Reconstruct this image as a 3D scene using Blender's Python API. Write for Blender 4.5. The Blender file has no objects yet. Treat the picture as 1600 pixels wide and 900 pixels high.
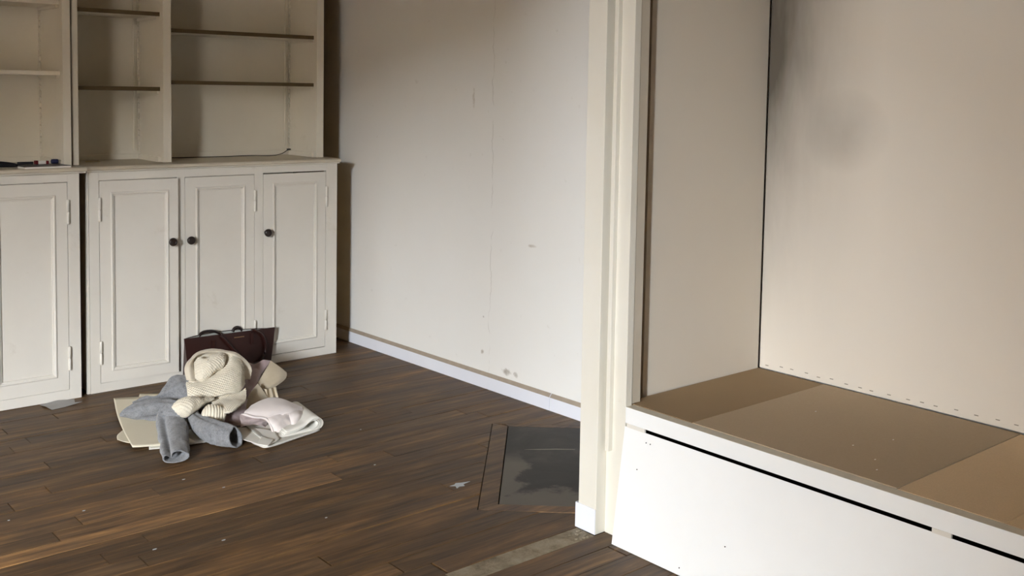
import bpy, bmesh, math, random
import numpy as np
from mathutils import Vector, Matrix, noise as mnoise

# ------------------------------------------------------------------ camera, sky, exposure
S = bpy.context.scene
COL = S.collection
R_ = random.Random(7)
S.view_settings.view_transform = 'Standard'
S.view_settings.look = 'None'
S.view_settings.gamma = 1.0
S.view_settings.exposure = 1.2
EYE = 1.25

cam_d = bpy.data.cameras.new('camera')
cam_d.sensor_fit = 'HORIZONTAL'
cam_d.sensor_width = 36.0
cam_d.lens = 36.0 * 1650.4 / 1600.0
cam_d.shift_y = -(450.0 - 257.73) / 1600.0
cam_d.clip_start = 0.02
cam = bpy.data.objects.new('camera', cam_d)
COL.objects.link(cam)
yaw, pitch, roll = 0.707142, 0.0698153, -0.0170455
w = Vector((math.sin(yaw) * math.cos(pitch), math.cos(yaw) * math.cos(pitch), -math.sin(pitch)))
r0 = Vector((math.cos(yaw), -math.sin(yaw), 0))
d0 = w.cross(r0)
r = math.cos(roll) * r0 + math.sin(roll) * d0
d = -math.sin(roll) * r0 + math.cos(roll) * d0
M = Matrix.Identity(4)
for i in range(3):
    M[i][0] = r[i]; M[i][1] = -d[i]; M[i][2] = -w[i]; M[i][3] = (0, 0, EYE)[i]
cam.matrix_world = M
S.camera = cam

world = bpy.data.worlds.new('overcast_sky')
S.world = world
world.use_nodes = True
bgn = world.node_tree.nodes['Background']
bgn.inputs['Color'].default_value = (0.885, 0.94, 1.0, 1)
bgn.inputs['Strength'].default_value = 146

# window opening in wall_front that lets the daylight in (a portal guides the sampling of the sky)
WX0, WX1, WZ0, WZ1, WY = -3.95, -2.85, 0.25, 2.45, -0.9
pl = bpy.data.lights.new('window_daylight', 'AREA')
pl.shape = 'RECTANGLE'; pl.size = WX1 - WX0; pl.size_y = WZ1 - WZ0
pl.cycles.is_portal = True
po = bpy.data.objects.new('window_daylight', pl)
COL.objects.link(po)
po.location = ((WX0 + WX1) / 2, WY - 0.2, (WZ0 + WZ1) / 2)
po.rotation_euler = (math.radians(90), 0, 0)     # faces +Y, into the room

# ------------------------------------------------------------------ helpers
def box(bm, x0, x1, y0, y1, z0, z1, bev=0.0):
    vs = [bm.verts.new((x, y, z)) for x in (x0, x1) for y in (y0, y1) for z in (z0, z1)]
    fs = [(0, 1, 3, 2), (4, 6, 7, 5), (0, 4, 5, 1), (2, 3, 7, 6), (0, 2, 6, 4), (1, 5, 7, 3)]
    F = [bm.faces.new([vs[i] for i in f]) for f in fs]
    if bev:
        es = list({e for f in F for e in f.edges})
        bmesh.ops.bevel(bm, geom=es, offset=bev, segments=2, profile=0.5, affect='EDGES')

def prism(bm, poly, z0, z1, axis=2):
    """extrude a polygon along an axis (poly in the other two axes, in order)"""
    def P(a, b, c):
        return {2: (a, b, c), 1: (a, c, b), 0: (c, a, b)}[axis]
    lo = [bm.verts.new(P(a, b, z0)) for a, b in poly]
    hi = [bm.verts.new(P(a, b, z1)) for a, b in poly]
    n = len(poly)
    bm.faces.new(lo[::-1]); bm.faces.new(hi)
    for i in range(n):
        bm.faces.new((lo[i], lo[(i + 1) % n], hi[(i + 1) % n], hi[i]))

def ring_box(bm, x0, x1, z0, z1, hx0, hx1, hz0, hz1, y0, y1):
    """upright slab with a rectangular opening, as one closed mesh"""
    o = [(x0, z0), (x1, z0), (x1, z1), (x0, z1)]; i = [(hx0, hz0), (hx1, hz0), (hx1, hz1), (hx0, hz1)]
    V = [[bm.verts.new((a, y, b)) for a, b in q] for y in (y0, y1) for q in (o, i)]
    for k in range(4):
        n = (k + 1) % 4
        bm.faces.new((V[0][k], V[0][n], V[1][n], V[1][k])); bm.faces.new((V[2][k], V[3][k], V[3][n], V[2][n]))
        bm.faces.new((V[0][k], V[2][k], V[2][n], V[0][n])); bm.faces.new((V[1][k], V[1][n], V[3][n], V[3][k]))

def lathe(bm, prof, c, axis='y', n=20):
    """prof: list of (radius, distance along axis)"""
    rings = []
    for rr, t in prof:
        ring = []
        for k in range(n):
            a = 2 * math.pi * k / n
            p = {'y': (rr * math.cos(a), t, rr * math.sin(a)), 'z': (rr * math.cos(a), rr * math.sin(a), t),
                 'x': (t, rr * math.cos(a), rr * math.sin(a))}[axis]
            ring.append(bm.verts.new((c[0] + p[0], c[1] + p[1], c[2] + p[2])))
        rings.append(ring)
    for a, b in zip(rings[:-1], rings[1:]):
        for k in range(n):
            bm.faces.new((a[k], a[(k + 1) % n], b[(k + 1) % n], b[k]))
    bm.faces.new(rings[0][::-1]); bm.faces.new(rings[-1])

def tube(bm, pts, rad, n=8):
    pts = [Vector(p) for p in pts]
    rings = []
    for i, p in enumerate(pts):
        t = (pts[min(i + 1, len(pts) - 1)] - pts[max(i - 1, 0)]).normalized()
        up = Vector((0, 0, 1)) if abs(t.z) < 0.9 else Vector((1, 0, 0))
        a = t.cross(up).normalized(); b = a.cross(t)
        rr = rad[i] if isinstance(rad, (list, tuple)) else rad
        rings.append([bm.verts.new(p + rr * (math.cos(2 * math.pi * k / n) * a + math.sin(2 * math.pi * k / n) * b)) for k in range(n)])
    for a, b in zip(rings[:-1], rings[1:]):
        for k in range(n):
            bm.faces.new((a[k], a[(k + 1) % n], b[(k + 1) % n], b[k]))
    bm.faces.new(rings[0][::-1]); bm.faces.new(rings[-1])

def crspline(pts, n):
    P = np.array(pts, float)
    P = np.vstack([2 * P[0] - P[1], P, 2 * P[-1] - P[-2]])
    m = len(P) - 3
    out = []
    for t in np.linspace(0, m, n):
        i = min(int(t), m - 1); u = t - i
        a, b, c, e = P[i:i + 4]
        out.append(0.5 * (2 * b + (c - a) * u + (2 * a - 5 * b + 4 * c - e) * u * u + (3 * b - a - 3 * c + e) * u ** 3))
    return np.array(out)

def wpos(o):
    p = Vector((0, 0, 0))
    while o:
        p = p + o.location; o = o.parent
    return p

def obj(name, bm, mat, parent=None, smooth=False, origin=None):
    """link a bmesh (in world coordinates) as ONE object"""
    me = bpy.data.meshes.new(name)
    if smooth is not None:
        bmesh.ops.recalc_face_normals(bm, faces=bm.faces[:])
    bm.to_mesh(me); bm.free()
    o = bpy.data.objects.new(name, me)
    COL.objects.link(o)
    if parent:
        o.parent = parent
        me.transform(Matrix.Translation(-wpos(parent)))
    elif origin:
        o.location = origin
        me.transform(Matrix.Translation(-Vector(origin)))
    if mat: me.materials.append(mat)
    if smooth:
        for p in me.polygons: p.use_smooth = True
    return o

def tag(o, label=None, cat=None, group=None, kind=None):
    for k, v in (('label', label), ('category', cat), ('group', group), ('kind', kind)):
        if v: o[k] = v
    return o

def thing(name, loc, label, cat, group=None):
    o = bpy.data.objects.new(name, None)
    o.empty_display_size = 0.1
    COL.objects.link(o); o.location = loc
    return tag(o, label, cat, group)

def bx(name, mat, parent, *a, bev=0.0, **k):
    bm = bmesh.new(); box(bm, *a, bev=bev)
    return obj(name, bm, mat, parent, **k)

def struct(o, label=None):
    o['kind'] = 'structure'
    if label: o['label'] = label
    return o

# ------------------------------------------------------------------ materials
def srgb(*c):
    return tuple(((v / 255) / 12.92 if v / 255 <= 0.04045 else ((v / 255 + 0.055) / 1.055) ** 2.4) for v in c) + (1,)

class NT:
    def __init__(self, name):
        self.m = bpy.data.materials.new(name); self.m.use_nodes = True
        self.t = self.m.node_tree; self.t.nodes.clear()
        self.out = self.n('ShaderNodeOutputMaterial'); self.b = self.n('ShaderNodeBsdfPrincipled')
        self.t.links.new(self.b.outputs[0], self.out.inputs[0])
        self.co = self.n('ShaderNodeTexCoord')
    def n(self, ty, **k):
        x = self.t.nodes.new(ty)
        for a, v in k.items(): setattr(x, a, v)
        return x
    def l(self, a, b): self.t.links.new(a, b)
    def map(self, scale=(1, 1, 1), src='Object', loc=(0, 0, 0), rot=(0, 0, 0)):
        mp = self.n('ShaderNodeMapping'); mp.inputs['Scale'].default_value = scale
        mp.inputs['Location'].default_value = loc; mp.inputs['Rotation'].default_value = rot
        self.l(self.co.outputs[src], mp.inputs[0]); return mp.outputs[0]
    def noise(self, vec, scale, detail=4, rough=0.55, dist=0.0):
        x = self.n('ShaderNodeTexNoise'); x.inputs['Scale'].default_value = scale
        x.inputs['Detail'].default_value = detail; x.inputs['Roughness'].default_value = rough
        x.inputs['Distortion'].default_value = dist
        self.l(vec, x.inputs['Vector']); return x.outputs['Fac']
    def ramp(self, fac, stops):
        x = self.n('ShaderNodeValToRGB'); e = x.color_ramp.elements
        while len(e) < len(stops): e.new(0.5)
        for el, (p, c) in zip(e, stops):
            el.position = p; el.color = c if len(c) == 4 else c + (1,)
        self.l(fac, x.inputs[0]); return x.outputs[0]
    def mix(self, fac, a, b, mode='MIX'):
        x = self.n('ShaderNodeMix', data_type='RGBA', blend_type=mode)
        for s, v in ((x.inputs[0], fac), (x.inputs[6], a), (x.inputs[7], b)):
            if hasattr(v, 'links'): self.l(v, s)
            else: s.default_value = v
        return x.outputs[2]
    def math(self, op, a, b=None, c=None, clamp=False):
        x = self.n('ShaderNodeMath', operation=op); x.use_clamp = clamp
        for i, v in enumerate((a, b, c)):
            if v is None: continue
            if hasattr(v, 'links'): self.l(v, x.inputs[i])
            else: x.inputs[i].default_value = v
        return x.outputs[0]
    def bump(self, h, strength=0.3, dist=0.002):
        x = self.n('ShaderNodeBump'); x.inputs['Strength'].default_value = strength
        x.inputs['Distance'].default_value = dist
        self.l(h, x.inputs['Height']); self.l(x.outputs[0], self.b.inputs['Normal'])
    def set(self, col=None, rough=0.5, spec=0.4):
        if col is not None:
            if hasattr(col, 'links'): self.l(col, self.b.inputs['Base Color'])
            else: self.b.inputs['Base Color'].default_value = col
        if hasattr(rough, 'links'): self.l(rough, self.b.inputs['Roughness'])
        else: self.b.inputs['Roughness'].default_value = rough
        self.b.inputs['Specular IOR Level'].default_value = spec
        return self.m

def paint(name, c1, c2, rough=0.5, grime=None, gscale=6.0, bumps=0.15, spec=0.3):
    t = NT(name); v = t.map()
    a = t.noise(v, 2.2, 5, 0.6)
    col = t.mix(t.ramp(a, [(0.35, (0, 0, 0)), (0.7, (1, 1, 1))]), c1, c2)
    if grime:
        g = t.ramp(t.noise(v, gscale, 8, 0.7, 0.4), [(0.62, (0, 0, 0)), (0.78, (1, 1, 1))])
        col = t.mix(t.math('MULTIPLY', g, 0.35), col, grime)
    t.bump(t.noise(t.map((1, 1, 1)), 45, 4, 0.6), bumps, 0.002)
    return t.set(col, rough, spec)

def plain(name, c, rough=0.6, spec=0.3, var=0.12, scale=20, bump=0.1, metal=0.0):
    t = NT(name); v = t.map()
    a = t.noise(v, scale, 4)
    dark = tuple(x * (1 - var) for x in c[:3]) + (1,); lite = tuple(min(1, x * (1 + var)) for x in c[:3]) + (1,)
    t.bump(t.noise(v, scale * 6, 3), bump, 0.001)
    m = t.set(t.mix(a, dark, lite), rough, spec)
    t.b.inputs['Metallic'].default_value = metal
    return m

MAT = {}
MAT['cabinet'] = paint('cream_cabinet_paint', srgb(216, 211, 201), srgb(223, 219, 210), 0.42, srgb(168, 155, 130))
MAT['bookcase'] = paint('cream_bookcase_paint', srgb(216, 209, 193), srgb(224, 218, 203), 0.5, srgb(168, 153, 124))
MAT['trim'] = paint('off_white_trim_paint', srgb(226, 221, 207), srgb(232, 228, 217), 0.45, srgb(214, 202, 180), 9)
MAT['base'] = paint('white_baseboard_paint', srgb(230, 232, 240), srgb(236, 238, 244), 0.45)
MAT['bench'] = paint('white_bench_paint', srgb(240, 240, 238), srgb(245, 245, 243), 0.5, srgb(228, 228, 226), 5, 0.08)
MAT['ceiling'] = paint('ceiling_paint', srgb(112, 88, 46), srgb(118, 94, 52), 0.8)
MAT['dirty_edge'] = plain('worn_ledge_edge', srgb(214, 207, 192), 0.7, var=0.15, scale=30)
MAT['dust'] = plain('dusty_moulding_top', srgb(165, 152, 136), 0.8, var=0.2, scale=25)
MAT['shelf_edge'] = plain('bare_shelf_wood', srgb(86, 72, 48), 0.7, var=0.2, scale=14)
MAT['knob'] = plain('dark_brown_knob', srgb(38, 28, 24), 0.3, 0.5, 0.1)
MAT['dark'] = plain('dark_gap_filler', srgb(20, 16, 14), 0.9, 0.05)
MAT['counter'] = paint('worn_worktop_paint', srgb(196, 186, 166), srgb(208, 199, 181), 0.45, srgb(120, 106, 84), 7)

# wall plaster with a crack, small stains and holes
def wall_mat():
    t = NT('cream_plaster_wall'); v = t.map()
    a = t.noise(v, 1.3, 6, 0.6)
    col = t.mix(a, srgb(233, 231, 225), srgb(241, 240, 236))
    sp = t.ramp(t.noise(v, 26, 3, 0.5), [(0.70, (0, 0, 0)), (0.78, (1, 1, 1))])
    col = t.mix(t.math('MULTIPLY', sp, 0.18), col, srgb(176, 168, 152))
    sep = t.n('ShaderNodeSeparateXYZ'); t.l(t.co.outputs['Object'], sep.inputs[0])
    Y, Z = sep.outputs[1], sep.outputs[2]
    # crack wandering down the wall near Y = 3.37
    wob = t.math('MULTIPLY', t.math('SUBTRACT', t.noise(t.map((0, 0, 1)), 5.0, 5, 0.6), 0.5), 0.10)
    dist = t.math('ABSOLUTE', t.math('SUBTRACT', t.math('ADD', Y, wob), 3.372))
    ck = t.math('SUBTRACT', 1.0, t.math('DIVIDE', dist, 0.0022), clamp=True)
    gaps = t.ramp(t.noise(v, 9, 3), [(0.42, (0, 0, 0)), (0.55, (1, 1, 1))])
    col = t.mix(t.math('MULTIPLY', t.math('MULTIPLY', ck, gaps), 0.42), col, srgb(120, 108, 92))
    # damp marks low on the wall
    def spot(y, z, ry, rz, c, amt, col, sc=40):
        d = t.math('ADD', t.math('POWER', t.math('DIVIDE', t.math('SUBTRACT', Y, y), ry), 2.0),
                   t.math('POWER', t.math('DIVIDE', t.math('SUBTRACT', Z, z), rz), 2.0))
        n = t.math('MULTIPLY', t.math('SUBTRACT', t.noise(v, sc, 4), 0.45), 2.6)
        f = t.math('SUBTRACT', t.math('SUBTRACT', 1.0, d), n, clamp=True)
        return t.mix(t.math('MULTIPLY', f, amt), col, c)
    col = spot(3.262, 0.096, 0.035, 0.017, srgb(160, 152, 140), 0.9, col)
    col = spot(3.205, 0.094, 0.018, 0.014, srgb(165, 158, 146), 0.8, col)
    col = spot(3.42, 0.15, 0.012, 0.012, srgb(170, 160, 145), 0.8, col)
    col = spot(3.415, 0.30, 0.006, 0.006, srgb(150, 140, 125), 0.9, col)
    col = spot(3.12, 0.635, 0.03, 0.008, srgb(190, 182, 168), 0.7, col)
    col = spot(3.50, 1.22, 0.01, 0.05, srgb(175, 163, 143), 0.5, col)
    t.bump(t.noise(v, 28, 6, 0.65), 0.12, 0.003)
    return t.set(col, 0.75, 0.2)
MAT['wall'] = wall_mat()

def closet_mat(name, c1, c2, dark_marks):
    t = NT(name); v = t.map()
    a = t.noise(v, 1.6, 6, 0.6)
    col = t.mix(a, c1, c2)
    if dark_marks:                                    # back panel darkens towards its upper corner; grey mould blob beside it
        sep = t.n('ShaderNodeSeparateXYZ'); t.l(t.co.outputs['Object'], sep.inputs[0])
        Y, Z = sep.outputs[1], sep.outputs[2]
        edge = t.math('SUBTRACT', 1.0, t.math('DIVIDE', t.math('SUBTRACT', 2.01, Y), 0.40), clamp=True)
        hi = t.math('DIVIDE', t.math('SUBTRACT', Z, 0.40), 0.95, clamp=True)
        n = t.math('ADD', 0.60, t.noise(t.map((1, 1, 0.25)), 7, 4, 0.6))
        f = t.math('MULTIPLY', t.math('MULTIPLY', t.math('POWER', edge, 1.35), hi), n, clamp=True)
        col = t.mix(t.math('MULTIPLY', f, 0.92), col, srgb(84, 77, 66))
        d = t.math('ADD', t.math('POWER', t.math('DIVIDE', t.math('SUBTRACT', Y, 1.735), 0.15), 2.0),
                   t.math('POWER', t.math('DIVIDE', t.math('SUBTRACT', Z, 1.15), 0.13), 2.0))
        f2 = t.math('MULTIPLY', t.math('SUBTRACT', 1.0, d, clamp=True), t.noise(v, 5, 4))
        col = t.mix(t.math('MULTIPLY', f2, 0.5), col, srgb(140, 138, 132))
    t.bump(t.noise(v, 160, 3, 0.5), 0.06, 0.001)
    return t.set(col, 0.7, 0.2)
MAT['closet'] = closet_mat('closet_side_board', srgb(212, 203, 187), srgb(220, 211, 197), False)
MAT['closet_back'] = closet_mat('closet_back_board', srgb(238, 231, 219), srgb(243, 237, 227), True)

def wood(name, dark, mid, lite, seedscale=1.0, rough=0.42):
    t = NT(name)
    info = t.n('ShaderNodeObjectInfo')
    rnd = info.outputs['Random']
    off = t.n('ShaderNodeCombineXYZ')
    t.l(t.math('MULTIPLY', rnd, 37.0), off.inputs[0]); t.l(t.math('MULTIPLY', rnd, 91.0), off.inputs[1])
    add = t.n('ShaderNodeVectorMath', operation='ADD')
    t.l(t.map((1.6, 22, 22)), add.inputs[0]); t.l(off.outputs[0], add.inputs[1])
    g = t.noise(add.outputs[0], 2.0, 8, 0.62, 0.6)
    v2 = t.map((2.2, 7.0, 1))
    blot = t.noise(v2, 1.5, 5, 0.6, 0.3)
    f = t.math('ADD', t.math('MULTIPLY', g, 0.62), t.math('MULTIPLY', blot, 0.38))
    col = t.ramp(f, [(0.34, dark), (0.52, mid), (0.72, lite)])
    # per plank tone comes from the object's colour
    col = t.mix(1.0, col, info.outputs['Color'], 'MULTIPLY')
    # worn dark streaks
    st = t.ramp(t.noise(t.map((5, 60, 1)), 1.6, 4, 0.6), [(0.60, (0, 0, 0)), (0.74, (1, 1, 1))])
    col = t.mix(t.math('MULTIPLY', st, 0.5), col, srgb(40, 30, 24))
    t.bump(g, 0.12, 0.002)
    rg = t.math('ADD', rough, t.math('MULTIPLY', blot, 0.22))
    return t.set(col, rg, 0.35)
MAT['plank'] = wood('old_oak_floorboard', srgb(56, 43, 33), srgb(104, 81, 57), srgb(158, 124, 84))
def slate_mat():
    t = NT('worn_slate'); v = t.map()
    a = t.noise(v, 5, 8, 0.65, 0.5)
    col = t.ramp(a, [(0.3, srgb(46, 43, 40)), (0.55, srgb(60, 57, 53)), (0.75, srgb(82, 77, 70))])
    rot = t.map((1, 1, 1), rot=(0, 0, math.radians(0)))
    sep = t.n('ShaderNodeSeparateXYZ'); t.l(rot, sep.inputs[0])
    # distance from the two worn edges (left edge through (2.518,2.94)-(2.012,2.387), bottom through (2.012,2.387) along (0.74,-0.675))
    X, Y = sep.outputs[0], sep.outputs[1]
    e1 = t.math('ADD', t.math('MULTIPLY', t.math('SUBTRACT', X, 2.012), 0.738), t.math('MULTIPLY', t.math('SUBTRACT', Y, 2.387), -0.675))
    e2 = t.math('ADD', t.math('MULTIPLY', t.math('SUBTRACT', X, 2.012), 0.675), t.math('MULTIPLY', t.math('SUBTRACT', Y, 2.387), 0.738))
    n = t.math('MULTIPLY', t.math('SUBTRACT', t.noise(v, 9, 6, 0.65), 0.5), 0.26)
    w1 = t.math('MULTIPLY', t.ramp(t.math('ADD', e1, n), [(0.05, (1, 1, 1)), (0.08, (0, 0, 0))]), t.ramp(e2, [(0.36, (1, 1, 1)), (0.46, (0, 0, 0))]))
    w2 = t.ramp(t.math('ADD', e2, n), [(0.10, (1, 1, 1)), (0.135, (0, 0, 0))])
    wear = t.math('MAXIMUM', w1, w2)
    col = t.mix(t.math('MULTIPLY', wear, 0.75), col, srgb(116, 109, 98))
    t.bump(a, 0.25, 0.003)
    return t.set(col, 0.6, 0.3)
MAT['slate'] = slate_mat()
def cement_mat():
    t = NT('rough_cement'); v = t.map((1, 1, 1))
    a = t.noise(v, 14, 8, 0.7, 0.4)
    col = t.ramp(a, [(0.3, srgb(96, 84, 68)), (0.5, srgb(142, 130, 110)), (0.75, srgb(172, 162, 144))])
    t.bump(t.noise(v, 60, 6, 0.7), 0.6, 0.004)
    return t.set(col, 0.9, 0.1)
MAT['cement'] = cement_mat()
def chip_mat(name, a1, a2):
    t = NT(name); v = t.map()
    fine = t.noise(v, 260, 3, 0.6); big = t.noise(v, 3.2, 5, 0.6)
    col = t.mix(big, a1, a2)
    col = t.mix(t.math('MULTIPLY', fine, 0.35), col, srgb(146, 126, 101))
    return t.set(col, 0.8, 0.15)
MAT['chip'] = chip_mat('brown_chipboard', srgb(152, 130, 101), srgb(166, 143, 113))
MAT['chip_dark'] = chip_mat('worn_chipboard', srgb(184, 166, 141), srgb(194, 176, 151))
MAT['chip_brightened'] = chip_mat('brightened_chipboard', srgb(226, 200, 164), srgb(236, 211, 176))  # near panels lightened in colour to make up for weaker light there
MAT['shade_brown'] = plain('shadow_gap_brown', srgb(168, 140, 98), 0.8, 0.1, 0.15, 8)  # brown set on hidden sides to darken and warm the shadow gaps
MAT['jamb'] = paint('aged_jamb_paint', srgb(190, 180, 162), srgb(202, 193, 177), 0.55)
MAT['paper_white'] = plain('white_paper', srgb(236, 234, 226), 0.8, 0.1, 0.05)
MAT['hinge'] = plain('painted_hinge', srgb(228, 224, 214), 0.45, 0.4, 0.08)
MAT['exterior'] = plain('rendered_facade', srgb(60, 55, 50), 0.9, 0.05)
MAT['hidden_wall'] = plain('tan_wall_paint', srgb(78, 58, 30), 0.8, 0.1)

# ------------------------------------------------------------------ the setting
XL, XR, YF, YB, ZC = -4.5, 2.785, -0.9, 4.70, 2.60
def wx(y): return 2.785 - 0.018 * (y - 2.829)          # the right wall is a little out of square

bm = bmesh.new(); box(bm, XL - .1, 2.95, YF - .1, YB + .1, -0.14, -0.014)
floor = struct(obj('floor', bm, MAT['dark']))
bm = bmesh.new(); box(bm, XL - .1, 2.95, YF - .1, YB + .1, ZC, ZC + .1)
struct(obj('ceiling', bm, MAT['ceiling']))
bm = bmesh.new(); box(bm, XL - .1, 2.95, YB, YB + .12, -0.014, ZC)
struct(obj('wall_back', bm, MAT['hidden_wall']))
bm = bmesh.new(); box(bm, XL - .12, XL, YF, YB, -0.014, ZC)
struct(obj('wall_left', bm, MAT['hidden_wall']))
bm = bmesh.new()
prism(bm, [(wx(YF), YF), (2.95, YF), (2.95, YB), (wx(YB), YB)], -0.014, ZC)
struct(obj('wall_right', bm, MAT['wall']))
# front wall behind the camera with the window opening
bm = bmesh.new()
ring_box(bm, XL - .12, 2.95, -0.014, ZC, WX0, WX1, WZ0, WZ1, YF - .28, YF)
struct(obj('wall_front', bm, MAT['hidden_wall']))
bm = bmesh.new()
ring_box(bm, WX0, WX1, WZ0, WZ1, WX0 + .05, WX1 - .05, WZ0 + .05, WZ1 - .05, YF - .14, YF - .08)
struct(obj('window_1', bm, MAT['trim']))
# houses across the street, unseen: roof heights shaped to hide sky and darken walls
def facade(x0, x1, roof, label, y=-16.0):
    t = thing('house', ((x0 + x1) / 2, y, -6.0), label, 'house')
    bx('wall', MAT['exterior'], t, x0, x1, y - 8, y, -6.0, roof - .3)
    bx('roof', MAT['dark'], t, x0 - .1, x1 + .1, y - 8.1, y + .1, roof - .3, roof)
facade(-17.0, 14.0, 5.75, 'unseen tallest rendered house across the street from the window')
facade(-21.5, -17.3, 5.25, 'unseen tall rendered house across the street from the window')
facade(-26.0, -21.8, 5.2, 'unseen second tall rendered house across the street')
facade(-36.5, -26.3, 2.75, 'unseen lower rendered house further along the street')
facade(-70.0, -36.8, 3.8, 'unseen farthest rendered house along the street')

# baseboard along the right wall (two boards) with a dusty top
def bb(y0, y1, name, par=None):
    bm = bmesh.new()
    prof = [(-.013, .0005), (-.013, .0530), (-.003, .0665), (0, .0665), (0, .0005)]
    A = [bm.verts.new((wx(y0) + a, y0, b)) for a, b in prof]; B = [bm.verts.new((wx(y1) + a, y1, b)) for a, b in prof]
    bm.faces.new(A); bm.faces.new(B[::-1])
    for k in range(5): bm.faces.new((A[k], B[k], B[(k + 1) % 5], A[(k + 1) % 5]))
    o = obj(name, bm, MAT['base'], par)
    o.data.materials.append(MAT['dust'])
    for p in o.data.polygons:
        if p.normal.z > 0.4: p.material_index = 1
    return o
base = struct(bb(2.992, 4.69, 'baseboard_right'))
bb(2.13, 2.989, 'board', base)

# ---- floorboards: every plank is a child of the floor
HA, HB = (2.518, 2.94), (2.012, 2.387)                  # slate hearth, left edge
HU = ((HB[0] - HA[0]) / .75, (HB[1] - HA[1]) / .75)      # along the left edge
HN = (0.738, -0.675)
def hp(a, b): return (HA[0] + HU[0] * a + HN[0] * b, HA[1] + HU[1] * a + HN[1] * b)
BW = .064
hole = [hp(-.03, -BW), hp(.80, -BW), hp(.80, .70), hp(-.03, .70)]
def clip(poly, p, n, keep):
    """keep the side of the line through p with normal n where (q-p).n * keep >= 0"""
    out = []
    for i in range(len(poly)):
        a, b = poly[i], poly[(i + 1) % len(poly)]
        da = ((a[0] - p[0]) * n[0] + (a[1] - p[1]) * n[1]) * keep
        db = ((b[0] - p[0]) * n[0] + (b[1] - p[1]) * n[1]) * keep
        if da >= 0: out.append(a)
        if (da > 0) != (db > 0) and da != db:
            t = da / (da - db); out.append((a[0] + (b[0] - a[0]) * t, a[1] + (b[1] - a[1]) * t))
    return out
def area(p): return abs(sum(p[i][0] * p[(i + 1) % len(p)][1] - p[(i + 1) % len(p)][0] * p[i][1] for i in range(len(p)))) / 2
def outside_hole(poly):
    res, rest = [], poly
    for (p, n) in ((hole[0], (-HN[0], -HN[1])), (hole[0], (-HU[0], -HU[1])), (hole[1], HU)):
        o = clip(rest, p, n, 1)
        if len(o) > 2 and area(o) > 4e-5: res.append(o)
        rest = clip(rest, p, n, -1)
        if len(rest) < 3: break
    return res
PITCH, Y0P = .0735, 1.90
TONES = {}
def tone(y, x):
    """some boards are paler and warmer than their neighbours"""
    b = R_.uniform(.62, .98)
    warm = R_.uniform(0, 1)
    for yy, lo, hi, g in PALE:
        if abs(y - yy) < .037 and lo <= x <= hi: b, warm = g, .9
    return (b * (1.0 + .10 * warm), b * (1 - .01 * warm), b * (1 - .20 * warm), 1)
PALE = [(2.892, .3, 1.9, 1.7), (2.966, .2, 1.6, 1.2), (3.04, .9, 2.0, 1.3), (3.113, .2, 1.6, 1.15), (2.82, .3, 2.2, .75), (2.745, .3, 2.0, .7), (2.525, 1.2, 2.1, .95)]
nplank = 0
row = -1
yy = Y0P - PITCH * 21
while yy < YB:
    row += 1
    y0, y1 = yy, min(yy + PITCH, YB); yy += PITCH
    k = round((y0 - Y0P) / PITCH)
    rr = random.Random(100 + k)
    xs = [XL]
    x = -0.35 + rr.uniform(-.1, .5)
    while x < 2.75:
        xs.append(x); x += rr.uniform(.75, 1.5)
    if k == 3: xs = [XL, .55, 1.616, 2.75]
    if k == 2: xs = [XL, .55, 1.606]
    if k == 10: xs = [XL, 1.03, 2.2]
    if k == 13: xs = [XL, .45, 1.75]
    if k == 14: xs = [XL, .9, 2.0]
    xs = [v for v in xs if v < 2.6] + [min(wx(y0), wx(y1))]
    if k == 2: xs[-1] = 1.606
    for x0, x1 in zip(xs[:-1], xs[1:]):
        if x1 - x0 < .02: continue
        g = .0010 + .0022 * rr.random() ** 2 + (.0012 if -1 < k < 9 else 0)
        poly = [(x0 + g, y0 + .0006), (x1 - g, y0 + .0006), (x1 - g, y1 - g), (x0 + g, y1 - g)]
        if poly[0][1] > 1.7 and x1 > 1.8: pieces = outside_hole(poly)
        else: pieces = [poly]
        if not pieces: continue
        bm = bmesh.new()
        dz = rr.uniform(-.0012, .0006)
        for pc in pieces: prism(bm, pc, -.0138, dz)
        if x0 > XL or True:
            pass
        bmesh.ops.recalc_face_normals(bm, faces=bm.faces[:])
        o = obj('plank', bm, MAT['plank'], floor)
        o.color = tone((y0 + y1) / 2, (x0 + x1) / 2)
        nplank += 1
# cement run into the place of a missing board, crumbling at the foot of the post
bm = bmesh.new()
top = [(1.607, 2.1185), (1.75, 2.119), (1.9, 2.1195), (2.03, 2.119), (2.0795, 2.119)]
bot = [(2.0795, 2.0475), (1.98, 2.0475), (1.88, 2.0485), (1.74, 2.05), (1.62, 2.0485)]
prism(bm, top[::-1] + bot[::-1], -.0138, -.001)
o = obj('cement_filling', bm, MAT['cement'], floor)
o['label'] = 'grey cement filling the place of a missing floorboard'
bm = bmesh.new()
for i in range(16):
    cx, cy = R_.uniform(2.02, 2.077), R_.uniform(2.05, 2.10)
    s = R_.uniform(.003, .009)
    m0 = Matrix.Translation((cx, cy, .0005)) @ Matrix.Diagonal((s, s * R_.uniform(.5, 1), s * .4, 1))
    bmesh.ops.create_icosphere(bm, subdivisions=1, radius=1, matrix=m0)
o = obj('cement_crumbs', bm, MAT['cement'], floor); o['kind'] = 'stuff'
o['label'] = 'crumbs of cement at the foot of the post'
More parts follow.
